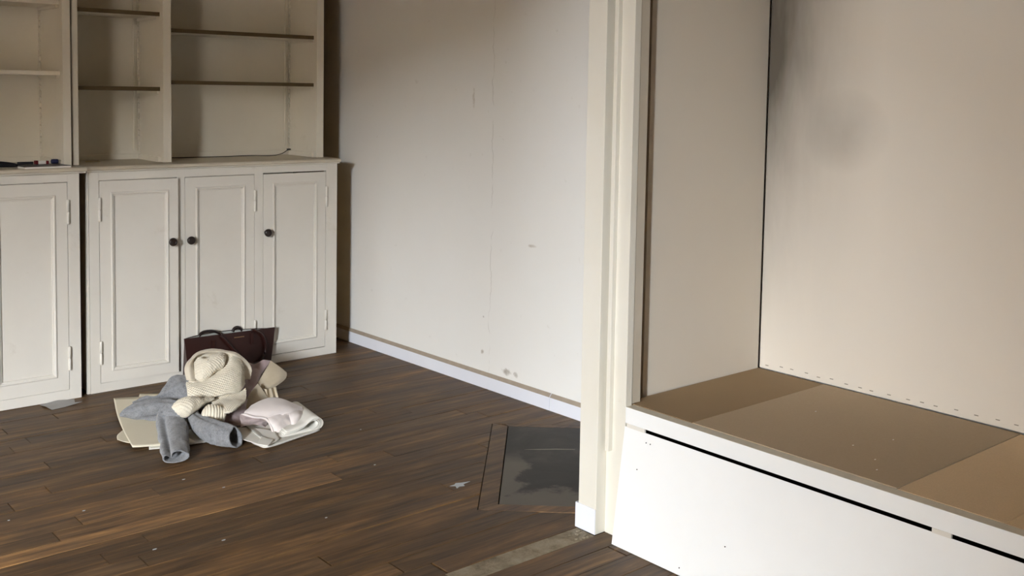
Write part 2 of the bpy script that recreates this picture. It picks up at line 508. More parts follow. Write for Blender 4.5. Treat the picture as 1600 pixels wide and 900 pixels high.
# slate hearth with mitred boards round it
def quad(name, pts, mat, z=0.0008):
    bm = bmesh.new(); prism(bm, pts, -.0138, z)
    return obj(name, bm, mat, floor)
g = .004
slate_poly = clip(clip([hp(.0, 0), hp(.748, 0), hp(.748, .70), hp(.0, .70)], (2.77, 2.5), (-1, 0), 1), (2.5, 2.128), (0, 1), 1)
o = quad('slate_slab', slate_poly, MAT['slate'], 0.0)
o['label'] = 'worn dark slate hearth slab'
bs = [quad('hearth_board', [hp(-.03, -BW + .003), hp(.797, -BW + .003), hp(.752, -g), hp(-.002, -g)], MAT['plank'], .0002),
      quad('hearth_board', clip([hp(-.027, -BW + .05), hp(-.027, .6), hp(-.003, .6), hp(-.003, -.001)], (2.765, 2.5), (-1, 0), 1), MAT['plank'], .0),
      quad('hearth_board', clip(clip([hp(.751, -.003), hp(.751, .6), hp(.797, .6), hp(.797, -BW + .006)], (2.5, 2.128), (0, 1), 1), (2.765, 2.5), (-1, 0), 1), MAT['plank'], .0004)]
for o, c in zip(bs, ((.82, .80, .78, 1), (.8, .76, .72, 1), (1.55, 1.45, 1.35, 1))): o.color = c
def blob(name, cx, cy, pts, z, mat, label=None):
    bm = bmesh.new()
    prism(bm, [(cx + a, cy + b) for a, b in pts], z, z + .0006)
    o = obj(name, bm, mat, floor)
    if label: o['label'] = label
    return o
MAT['splash'] = plain('dried_white_paint', srgb(190, 196, 200), 0.6)
MAT['scratch'] = plain('pale_scratch', srgb(120, 114, 105), 0.7)
blob('paint_splash', 2.008, 2.588, [(-.026, .008), (-.012, -.004), (-.02, -.022), (-.004, -.014), (.012, -.02), (.018, -.006), (.05, .0), (.02, .008), (.004, .016), (-.008, .008)], .0006, MAT['splash'], 'splash of dried white paint on the boards')
blob('scratch', 2.47, 2.655, [(-.075, .055), (-.03, .028), (.02, -.006), (.07, -.052), (.062, -.054), (.014, -.014), (-.034, .02)], .0, MAT['scratch'], 'pale scratch across the slate')
for fx, fy in ((.78, 3.245), (.83, 3.16), (1.42, 3.02), (1.35, 3.16), (1.08, 2.72), (2.06, 3.24), (1.02, 3.1), (1.55, 2.62), (1.9, 2.9), (1.25, 2.66)):
    a = R_.uniform(-.3, .3); L = R_.uniform(.003, .007)
    blob('paint_fleck', fx, fy, [(-L, -.002), (L * .4, -.003), (L, .001), (L * .2, .003), (-L * .8, .002)], .0007, MAT['splash'])

# ---- the closet: partition, boards, post, jamb, bench
bm = bmesh.new(); box(bm, 2.126, 2.80, 2.060, 2.105, 0.0, ZC)
struct(obj('wall_partition', bm, MAT['shade_brown']))
bm = bmesh.new(); prism(bm, [(2.236, 2.0205), (2.762, 2.0075), (2.762, 2.018), (2.236, 2.031)], .372, ZC)
struct(obj('wall_closet_side', bm, MAT['closet']))
bm = bmesh.new()
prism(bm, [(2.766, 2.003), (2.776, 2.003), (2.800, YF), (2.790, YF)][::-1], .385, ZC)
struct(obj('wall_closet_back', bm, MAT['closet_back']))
bk = bpy.data.objects['wall_closet_back']
st_m = plain('dull_staple', srgb(150, 140, 126), 0.5, 0.5)
bm = bmesh.new(); yv = 1.97
while yv > .9:
    z = .398 + R_.uniform(-.003, .004); x = 2.766 + (2.003 - yv) * .0083
    box(bm, x - .0012, x + .001, yv, yv + .011, z, z + .0022); yv -= R_.uniform(.035, .06)
o = obj('staple', bm, st_m, bk); o['kind'] = 'stuff'
# post and mouldings of the opening (trim)
bm = bmesh.new(); box(bm, 2.084, 2.126, 2.0485, 2.119, 0.0, ZC, bev=.0015)
post = struct(obj('trim_1', bm, MAT['trim']))
bm = bmesh.new(); prism(bm, [(2.0815, 2.0490), (2.0838, 2.0490), (2.0838, 2.1195), (2.126, 2.1195), (2.126, 2.1285), (2.0815, 2.1285)], .0005, .073)
o = obj('plinth_block', bm, MAT['base'], post); o['label'] = 'plinth block at the foot of the post'
bm = bmesh.new(); box(bm, 2.104, 2.124, 2.0245, 2.0385, .243, ZC, bev=.0015)
struct(obj('trim_2', bm, MAT['trim']))
bm = bmesh.new(); box(bm, 2.120, 2.145, 1.977, 2.0478, 0.0005, ZC, bev=.0012)
jamb = struct(obj('trim_3', bm, MAT['trim']))
bm = bmesh.new(); box(bm, 2.1455, 2.181, 1.979, 2.004, .384, ZC, bev=.001)
struct(obj('trim_4', bm, MAT['jamb']))

bench = thing('storage_bench', (2.4, 1.0, 0), 'low white storage bench with a brown chipboard top inside the closet', 'bench')
YE = YF + .01
bx('front_rail', MAT['bench'], bench, 2.118, 2.152, YE, 1.9755, .336, .3815, bev=.0015)
o = bpy.data.objects['front_rail']
o.data.materials.append(MAT['dirty_edge'])
for p in o.data.polygons:
    if p.normal.z > .9: p.material_index = 1
def cb(y0, y1, m, dz):
    bm = bmesh.new(); box(bm, 2.1535, 2.764, y0, y1, .366, .3822 + dz)
    return obj('chipboard_panel', bm, m, bench)
cb(1.7692, 2.007, MAT['chip'], 0); cb(1.1822, 1.7660, MAT['chip_dark'], .0008); cb(.942, 1.1798, MAT['chip_brightened'], -.0004); cb(YE, .940, MAT['chip_brightened'], -.0008)
bx('back_rail', MAT['dark'], bench, 2.73, 2.764, YE, 2.007, .02, .366)
bx('inner_panel', MAT['dark'], bench, 2.19, 2.20, YE, 2.007, .02, .366)
bm = bmesh.new()
for cx_, cy_ in ((2.45, 1.36), (2.28, 1.31), (2.22, 1.27), (2.33, 1.40), (2.5, 1.62)):
    bmesh.ops.create_icosphere(bm, subdivisions=1, radius=.0028, matrix=Matrix.Translation((cx_, cy_, .3842)) @ Matrix.Diagonal((1.4, .7, .35, 1)))
o = obj('crumbs', bm, MAT['paper_white'], bench); o['kind'] = 'stuff'
# lift-up flap hanging from two hinges, its foot kicked out on to the floor
bm = bmesh.new()
prism(bm, [(2.118, .3270), (2.076, .001), (2.090, .0), (2.130, .305)], YE + .02, 1.9765, axis=1)
flap = obj('flap', bm, MAT['bench'], bench)
flap['label'] = 'white flap hanging open at the bottom of the bench front'
for y0, y1 in ((1.902, 1.968), (1.035, 1.078), (.35, .40)):
    bm = bmesh.new()
    box(bm, 2.1165, 2.122, y0, y1, .3262, .3365)
    obj('hinge', bm, MAT['hinge'], flap)
bm = bmesh.new()
for hy, hz in ((1.893, .302), (1.878, .302), (1.915, .224), (1.735, .02), (1.60, .12)):
    xx = 2.118 - (.3275 - hz) * .1286
    lathe(bm, [(.0016, -.0012), (.0016, .004)], (xx, hy, hz), 'x', 8)
o = obj('screw_hole', bm, MAT['dark'], flap); o['kind'] = 'stuff'

# ------------------------------------------------------------------ built-in cupboards
def face_frame(par, xs, zr, y, th=.02):
    """xs: (x0, x1) stiles over full height; zr: (z0, z1, x0, x1) rails"""
    for a, b in xs: bx('stile', MAT['cabinet'], par, a, b, y, y + th, 0.001, .9045)
    for z0, z1, a, b in zr: bx('rail', MAT['cabinet'], par, a + .0002, b - .0002, y, y + th, z0, z1)

def make_door(par, x0, x1, z0, z1, y, hinge_side, knob, pan, ajar=0.0, proud=0.0):
    th = .018
    yf = y - proud
    pivot = Vector((x0 if hinge_side == 'l' else x1, yf, 0))
    rot = Matrix.Translation(pivot) @ Matrix.Rotation(-ajar if hinge_side == 'l' else ajar, 4, 'Z') @ Matrix.Translation(-pivot)
    px0, px1, pz0, pz1 = pan
    m1, m2 = .0, .0145
    bm = bmesh.new()
    ring_box(bm, x0, x1, z0, z1, px0, px1, pz0, pz1, yf, yf + th)
    bm.transform(rot)
    dr = obj('door', bm, MAT['cabinet'], par)
    bm = bmesh.new(); box(bm, px0 + .002, px1 - .002, yf + .006, yf + .013, pz0 + .002, pz1 - .002)
    bm.transform(rot); obj('door_panel', bm, MAT['cabinet'], dr)
    # raised moulding, mitred: bead profile (offset inwards, height out of the face)
    prof = [(.0, .0045), (.0, -.0015), (.002, -.0042), (.0055, -.005), (.0085, -.0035), (.0105, -.0005), (.0145, .0005), (.0155, .0058)]
    bm = bmesh.new()
    rings = []
    for o_, h in prof:
        rings.append([bm.verts.new(p) for p in ((px0 + o_, yf + h, pz0 + o_), (px1 - o_, yf + h, pz0 + o_), (px1 - o_, yf + h, pz1 - o_), (px0 + o_, yf + h, pz1 - o_))])
    rings.append(rings[0])
    for a, b in zip(rings[:-1], rings[1:]):
        for i in range(4): bm.faces.new((a[i], a[(i + 1) % 4], b[(i + 1) % 4], b[i]))
    bm.transform(rot); obj('moulding', bm, MAT['cabinet'], dr)
    if knob:
        bm = bmesh.new()
        lathe(bm, [(.0095, .001), (.0075, -.006), (.0065, -.011), (.012, -.014), (.0172, -.019), (.0178, -.024), (.0155, -.029), (.009, -.0315), (.0085, -.0305), (.003, -.031)], (knob[0], yf, knob[1]), 'y', 24)
        bm.transform(rot); o = obj('knob', bm, MAT['knob'], dr, True); o['label'] = 'dark round wooden knob'
    hx = x0 - .001 if hinge_side == 'l' else x1 + .001
    for hz in (z1 - .115, z0 + .125):
        bm = bmesh.new()
        lathe(bm, [(.0042, -.047), (.0055, -.045), (.0055, -.003), (.0036, -.002), (.0036, .002), (.0055, .003), (.0055, .045), (.0042, .047)], (hx, y - .006, hz), 'z', 10)
        obj('hinge', bm, MAT['hinge'], dr, True)
    return dr

def carcass(par, x0, x1, y, right_side=True):
    bx('side_panel', MAT['cabinet'], par, x0, x0 + .018, y + .021, YB - .012, .001, .9045)
    bx('side_panel', MAT['shade_brown'], par, x1 - .010, x1, y + .021, YB - .012, .001, .9045, bev=.001)
    bx('back_panel', MAT['cabinet'], par, x0 + .0185, x1 - .0105, YB - .024, YB - .012, .001, .9045)
    bx('bottom_panel', MAT['cabinet'], par, x0 + .0185, x1 - .0105, y + .021, YB - .0245, .03, .045)

YR, YL = 4.275, 4.256
cr = thing('base_cabinet', (2.0, 4.48, 0), 'cream painted three door base cabinet with black knobs behind the handbag', 'cabinet', None)
carcass(cr, 1.441, 2.578, YR)
face_frame(cr, [(1.440, 1.4785), (1.803, 1.8365), (2.1575, 2.1985), (2.519, 2.578)],
           [(.8645, .9045, 1.4785, 1.803), (.8645, .9045, 1.8365, 2.1575), (.8675, .9045, 2.1985, 2.519),
            (.001, .038, 1.4785, 1.803), (.001, .036, 1.8365, 2.1575), (.001, .038, 2.1985, 2.519)], YR)
make_door(cr, 1.4803, 1.8005, .0395, .8625, YR - .0005, 'l', (1.771, .598), (1.524, 1.761, .083, .816), ajar=math.radians(3.2), proud=.0)
make_door(cr, 1.8382, 2.1560, .0385, .8620, YR - .0005, 'r', (1.855, .596), (1.884, 2.113, .083, .818), ajar=.002)
make_door(cr, 2.2002, 2.5165, .0415, .8620, YR - .0005, 'r', (2.2125, .602), (2.246, 2.473, .089, .820), ajar=.004)
bm = bmesh.new()
prism(bm, [(1.428, .001), (1.4385, .001), (1.4385, .9045), (1.4345, .9045)], YR + .004, YR + .02, axis=1)
obj('scribe_strip', bm, MAT['cabinet'], cr)

cl = thing('base_cabinet', (.85, 4.47, 0), 'cream base cabinet at the left edge, its door cut off by the picture', 'cabinet', None)
carcass(cl, .30, 1.3965, YL)
face_frame(cl, [(.30, .338), (.66, .692), (1.012, 1.044), (1.3515, 1.3965)],
           [(.866, .9045, .338, .66), (.866, .9045, .692, 1.012), (.866, .9045, 1.044, 1.3515),
            (.001, .037, .338, .66), (.001, .037, .692, 1.012), (.001, .040, 1.044, 1.3515)], YL)
make_door(cl, 1.0458, 1.3495, .0415, .8635, YL - .0005, 'r', (1.062, .598), (1.088, 1.305, .094, .816), ajar=.003)
make_door(cl, .694, 1.010, .0385, .8635, YL - .0005, 'r', (.712, .598), (.737, .967, .09, .816))
make_door(cl, .340, .658, .0385, .8635, YL - .0005, 'l', (.642, .598), (.383, .615, .09, .816))

def worktop(x0, x1, y0, label, loc, cab):
    t = thing('worktop', loc, label, 'worktop')
    bm = bmesh.new()
    prof = [(y0 + .003, .9055), (y0 - .002, .909), (y0 - .0035, .9135), (y0 - .002, .918), (y0 + .003, .922), (YB - .012, .922), (YB - .012, .9055)]
    prism(bm, prof, x0, x1, axis=0)
    obj('board', bm, MAT['counter'], t)
    bm = bmesh.new()
    pr2 = [(y0 + .006, .8995), (y0 + .003, .902), (y0 + .004, .9050), (y0 + .017, .9050), (y0 + .017, .8995)]
    prism(bm, pr2, x0 + .006, x1 - .004, axis=0)
    obj('edge_bead', bm, MAT['cabinet'], cab)
    return t
worktop(1.424, 2.587, 4.258, 'cream worktop over the cabinet with three black knobs', (2.0, 4.48, .9055), cr)
worktop(.29, 1.421, 4.237, 'cream worktop at the left carrying the dark notebook', (.85, 4.48, .9055), cl)

# ------------------------------------------------------------------ bookcases standing on the worktops
ZT = 2.25
YBK = 4.625
def rack(par, x, y, axis):
    """toothed strip that carries shelf cleats"""
    bm = bmesh.new()
    z = .96; pts = []
    while z < ZT - .05:
        pts += [(0.0, z), (.005, z), (.005, z + .014), (0.0, z + .020)]; z += .024
    poly = [(-.006, .945)] + [(a, b) for a, b in pts] + [(-.006, ZT - .03)]
    for i in range(len(pts) // 4):
        q = pts[4 * i:4 * i + 4]
        if axis == 'x': prism(bm, [(x - .006, q[0][1]), (x + q[1][0], q[1][1]), (x + q[2][0], q[2][1]), (x - .006, q[3][1] + .004)], y - .007, y, axis=1)
        else: prism(bm, [(y - q[1][0], q[1][1]), (y + .006, q[0][1]), (y + .006, q[3][1] + .004), (y - q[2][0], q[2][1])], x - .007, x, axis=0)
    o = obj('rack_strip', bm, MAT['bookcase'], par); o['kind'] = 'stuff'
    return o
def shelf(par, x0, x1, z0, z1, yfr, dark=True):
    bm = bmesh.new(); box(bm, x0, x1, yfr, YBK - .002, z0, z1, bev=.0008)
    o = obj('shelf', bm, MAT['bookcase'], par)
    o.data.materials.append(MAT['shelf_edge'])
    if dark:
        for p in o.data.polygons:
            if p.normal.y < -.7: p.material_index = 1
    for a, b in ((x0 + .0005, x0 + .012), (x1 - .012, x1 - .0005)): bx('cleat', MAT['bookcase'], o, a, b, yfr + .006, YBK - .01, z0 - .0125, z0 - .0005)
    return o
def skirt(par, x0, x1, yfr):
    bx('skirting', MAT['bookcase'], par, x0, x1, YBK - .010, YBK - .001, .923, .945)
    bx('skirting', MAT['bookcase'], par, x1 - .010, x1, yfr + .02, YBK - .0105, .923, .945)
    bx('skirting', MAT['bookcase'], par, x0, x0 + .010, yfr + .02, YBK - .0105, .923, .945)

br = thing('bookcase', (1.98, 4.50, .922), 'open cream bookcase with two bays above the three door cabinet', 'bookcase')
YFR = 4.368
for n_, q in (('side_panel', (1.416, 1.430, YFR + .006, YBK + .015, .923, ZT)), ('side_panel', (2.519, 2.545, YFR + .006, YBK + .015, .923, ZT)), ('outer_board', (2.5455, 2.553, YFR + .006, YBK + .015, .923, ZT)),
              ('back_panel', (1.4302, 2.5188, YBK, YBK + .015, .923, ZT)), ('top_panel', (1.4302, 2.5188, YFR + .006, YBK - .0002, ZT - .02, ZT))):
    bx(n_, MAT['shade_brown' if n_ == 'outer_board' else 'bookcase'], br, *q)
bx('stile', MAT['bookcase'], br, 1.4065, 1.4305, YFR - .010, YFR + .0055, .923, ZT, bev=.001)
bx('stile', MAT['bookcase'], br, 2.5185, 2.5550, YFR - .006, YFR + .0055, .923, ZT, bev=.001)
bx('divider', MAT['bookcase'], br, 1.7800, 1.8155, YFR - .010, YBK - .001, .923, ZT - .021, bev=.001)
skirt(br, 1.4305, 1.7795, YFR); skirt(br, 1.816, 2.5185, YFR)
for z0, z1 in ((1.2545, 1.2710), (1.4745, 1.4920), (1.73, 1.747)): shelf(br, 1.8165, 2.5175, z0, z1, 4.388)
for z0, z1 in ((1.2245, 1.2420), (1.5395, 1.5570), (1.80, 1.817)): shelf(br, 1.4310, 1.7790, z0, z1, 4.388)
for xx in (1.7795, 2.5185): rack(br, xx, YBK - .004, 'y'); rack(br, xx - .02, YBK - .001, 'x')

bl = thing('bookcase', (.85, 4.49, .922), 'open cream bookcase at the left edge above the dark notebook', 'bookcase')
YFL = 4.352
for n_, q in (('side_panel', (1.3670, 1.3845, YFL + .006, YBK + .015, .923, ZT)), ('side_panel', (.32, .338, YFL + .006, YBK + .015, .923, ZT)),
              ('back_panel', (.3382, 1.3668, YBK, YBK + .015, .923, ZT)), ('top_panel', (.3382, 1.3668, YFL + .006, YBK - .0002, ZT - .02, ZT))):
    bx(n_, MAT['bookcase'], bl, *q)
bx('stile', MAT['bookcase'], bl, 1.3660, 1.3965, YFL - .010, YFL + .0055, .923, ZT, bev=.001)
bx('stile', MAT['bookcase'], bl, .318, .348, YFL - .010, YFL + .0055, .923, ZT, bev=.001)
bx('divider', MAT['bookcase'], bl, .83, .865, YFL - .010, YBK - .001, .923, ZT - .021, bev=.001)
skirt(bl, .8655, 1.3665, YFL); skirt(bl, .339, .8295, YFL)
for z0, z1 in ((1.2825, 1.2985), (1.5605, 1.5770), (1.80, 1.817)): shelf(bl, .866, 1.3655, z0, z1, 4.372, False)
for z0, z1 in ((1.2825, 1.2985), (1.5605, 1.5770), (1.80, 1.817)): shelf(bl, .339, .8290, z0, z1, 4.372, False)
rack(bl, 1.3665, YBK - .004, 'y')

# ------------------------------------------------------------------ small things on the worktops and floor
nb = thing('notebook', (1.27, 4.33, .922), 'dark notebook with white page edges lying on the left worktop', 'notebook')
def rotbox(bm, c, sx, sy, z0, z1, ang, bev=0):
    b2 = bmesh.new(); box(b2, -sx / 2, sx / 2, -sy / 2, sy / 2, z0, z1, bev=bev)
    b2.transform(Matrix.Translation((c[0], c[1], 0)) @ Matrix.Rotation(ang, 4, 'Z'))
    me = bpy.data.meshes.new('tmp'); b2.to_mesh(me); b2.free(); bm.from_mesh(me); bpy.data.meshes.remove(me)
MAT['ink'] = plain('black_cover', srgb(34, 34, 38), 0.35, 0.4)
MAT['black_cloth'] = plain('black_cloth', srgb(22, 23, 26), 0.8, 0.2)
MAT['navy'] = plain('navy_plastic', srgb(28, 32, 66), 0.4, 0.4)
MAT['red'] = plain('dark_red_print', srgb(96, 30, 34), 0.5, 0.3)
bm = bmesh.new(); rotbox(bm, (1.276, 4.318), .176, .132, .9225, .9285, .07); obj('pages', bm, MAT['paper_white'], nb)
bm = bmesh.new(); rotbox(bm, (1.276, 4.322), .178, .128, .9287, .9305, .07, .0005); obj('cover', bm, MAT['ink'], nb)
bm = bmesh.new()
pts = crspline([(1.03, 4.42, .933), (1.10, 4.385, .936), (1.15, 4.345, .935), (1.183, 4.31, .933)], 14)
tube(bm, [tuple(p) for p in pts], [.007, .010, .0115, .012, .012, .012, .0118, .0115, .011, .0105, .010, .009, .0075, .005], 12)
tag(obj('pouch', bm, MAT['black_cloth'], None, True, origin=(1.11, 4.37, .924)), 'long black pouch lying beside the notebook on the worktop', 'pouch')
t = thing('packet', (1.29, 4.33, .931), 'small white and red packet lying on the dark notebook', 'packet')
bm = bmesh.new(); rotbox(bm, (1.287, 4.36), .030, .016, .9315, .945, .1, .001); obj('carton', bm, MAT['paper_white'], t)
bm = bmesh.new(); rotbox(bm, (1.2665, 4.358), .011, .017, .9315, .946, .1, .001); obj('end_flap', bm, MAT['red'], t)
bm = bmesh.new(); rotbox(bm, (1.3075, 4.362), .011, .017, .9315, .944, .1, .001); obj('end_flap', bm, MAT['red'], t)
bm = bmesh.new(); lathe(bm, [(.004, -.014), (.0085, -.012), (.0095, -.004), (.0095, .008), (.0085, .013), (.004, .014)], (1.338, 4.365, .9405), 'x', 16)
tag(obj('bottle_cap', bm, MAT['navy'], None, True, origin=(1.338, 4.365, .931)), 'navy blue cap lying on the right end of the dark notebook', 'cap')
bm = bmesh.new(); lathe(bm, [(.003, -.03), (.0055, -.028), (.0055, .028), (.003, .03)], (1.228, 4.365, .9365), 'x', 14)
tag(obj('marker_pen', bm, MAT['ink'], None, True, origin=(1.228, 4.365, .931)), 'short black marker on the left end of the dark notebook', 'pen')
def scrap(name, pts, z, mat, label, cat, h=.0012):
    bm = bmesh.new()
    cx = sum(p[0] for p in pts) / len(pts); cy = sum(p[1] for p in pts) / len(pts)
    c0 = bm.verts.new((cx, cy, z + h * 2.2))
    vs = [bm.verts.new((a, b, z + .0006 + (h * 3 if i % 3 == 1 else 0))) for i, (a, b) in enumerate(pts)]
    for i in range(len(vs)): bm.faces.new((c0, vs[i], vs[(i + 1) % len(vs)]))
    o = obj(name, bm, mat, None, origin=(cx, cy, z))
    sm = o.modifiers.new('thickness', 'SOLIDIFY'); sm.thickness = .0006; sm.offset = 1
    return tag(o, label, cat)
MAT['yellowed'] = plain('yellowed_paper', srgb(216, 204, 162), 0.8, 0.1)
scrap('paper_scrap', [(1.508, 4.512), (1.56, 4.506), (1.572, 4.520), (1.548, 4.532), (1.512, 4.526)], .922, MAT['yellowed'], 'yellowish paper scrap on the worktop in the narrow bay', 'paper')
scrap('paper_scrap', [(2.035, 4.600), (2.085, 4.598), (2.092, 4.610), (2.04, 4.612)], .922, MAT['yellowed'], 'small pale paper scrap under the cable in the wide bay', 'paper')
bm = bmesh.new()
cp = crspline([(2.505, 4.600, .947), (2.49, 4.592, .945), (2.455, 4.585, .930), (2.39, 4.560, .9245), (2.30, 4.600, .9245), (2.16, 4.585, .9245), (2.06, 4.570, .9260), (1.98, 4.590, .9245), (1.90, 4.606, .9245), (1.83, 4.608, .9245)], 60)
tube(bm, [tuple(p) for p in cp], .0020, 8)
cb_ = thing('cable', (2.2, 4.58, .922), 'thin dark cable trailing along the back of the worktop', 'cable')
obj('cord', bm, MAT['knob'], cb_, True)
bm = bmesh.new(); box(bm, 2.494, 2.510, 4.592, 4.606, .946, .953, bev=.0015); obj('connector', bm, MAT['ink'], cb_)
# clear plastic scrap on the floor
t = NT('dusty_clear_plastic')
t.set(srgb(176, 174, 172), 0.35, 0.5); t.b.inputs['Transmission Weight'].default_value = .25; t.b.inputs['Alpha'].default_value = .8
scrap('plastic_sheet', [(1.235, 4.246), (1.240, 4.195), (1.252, 4.155), (1.302, 4.163), (1.37, 4.172), (1.352, 4.200), (1.365, 4.246), (1.30, 4.249)], .0008, t.m, 'scrap of dusty clear plastic on the floor at the cabinet foot', 'plastic sheet', .002)

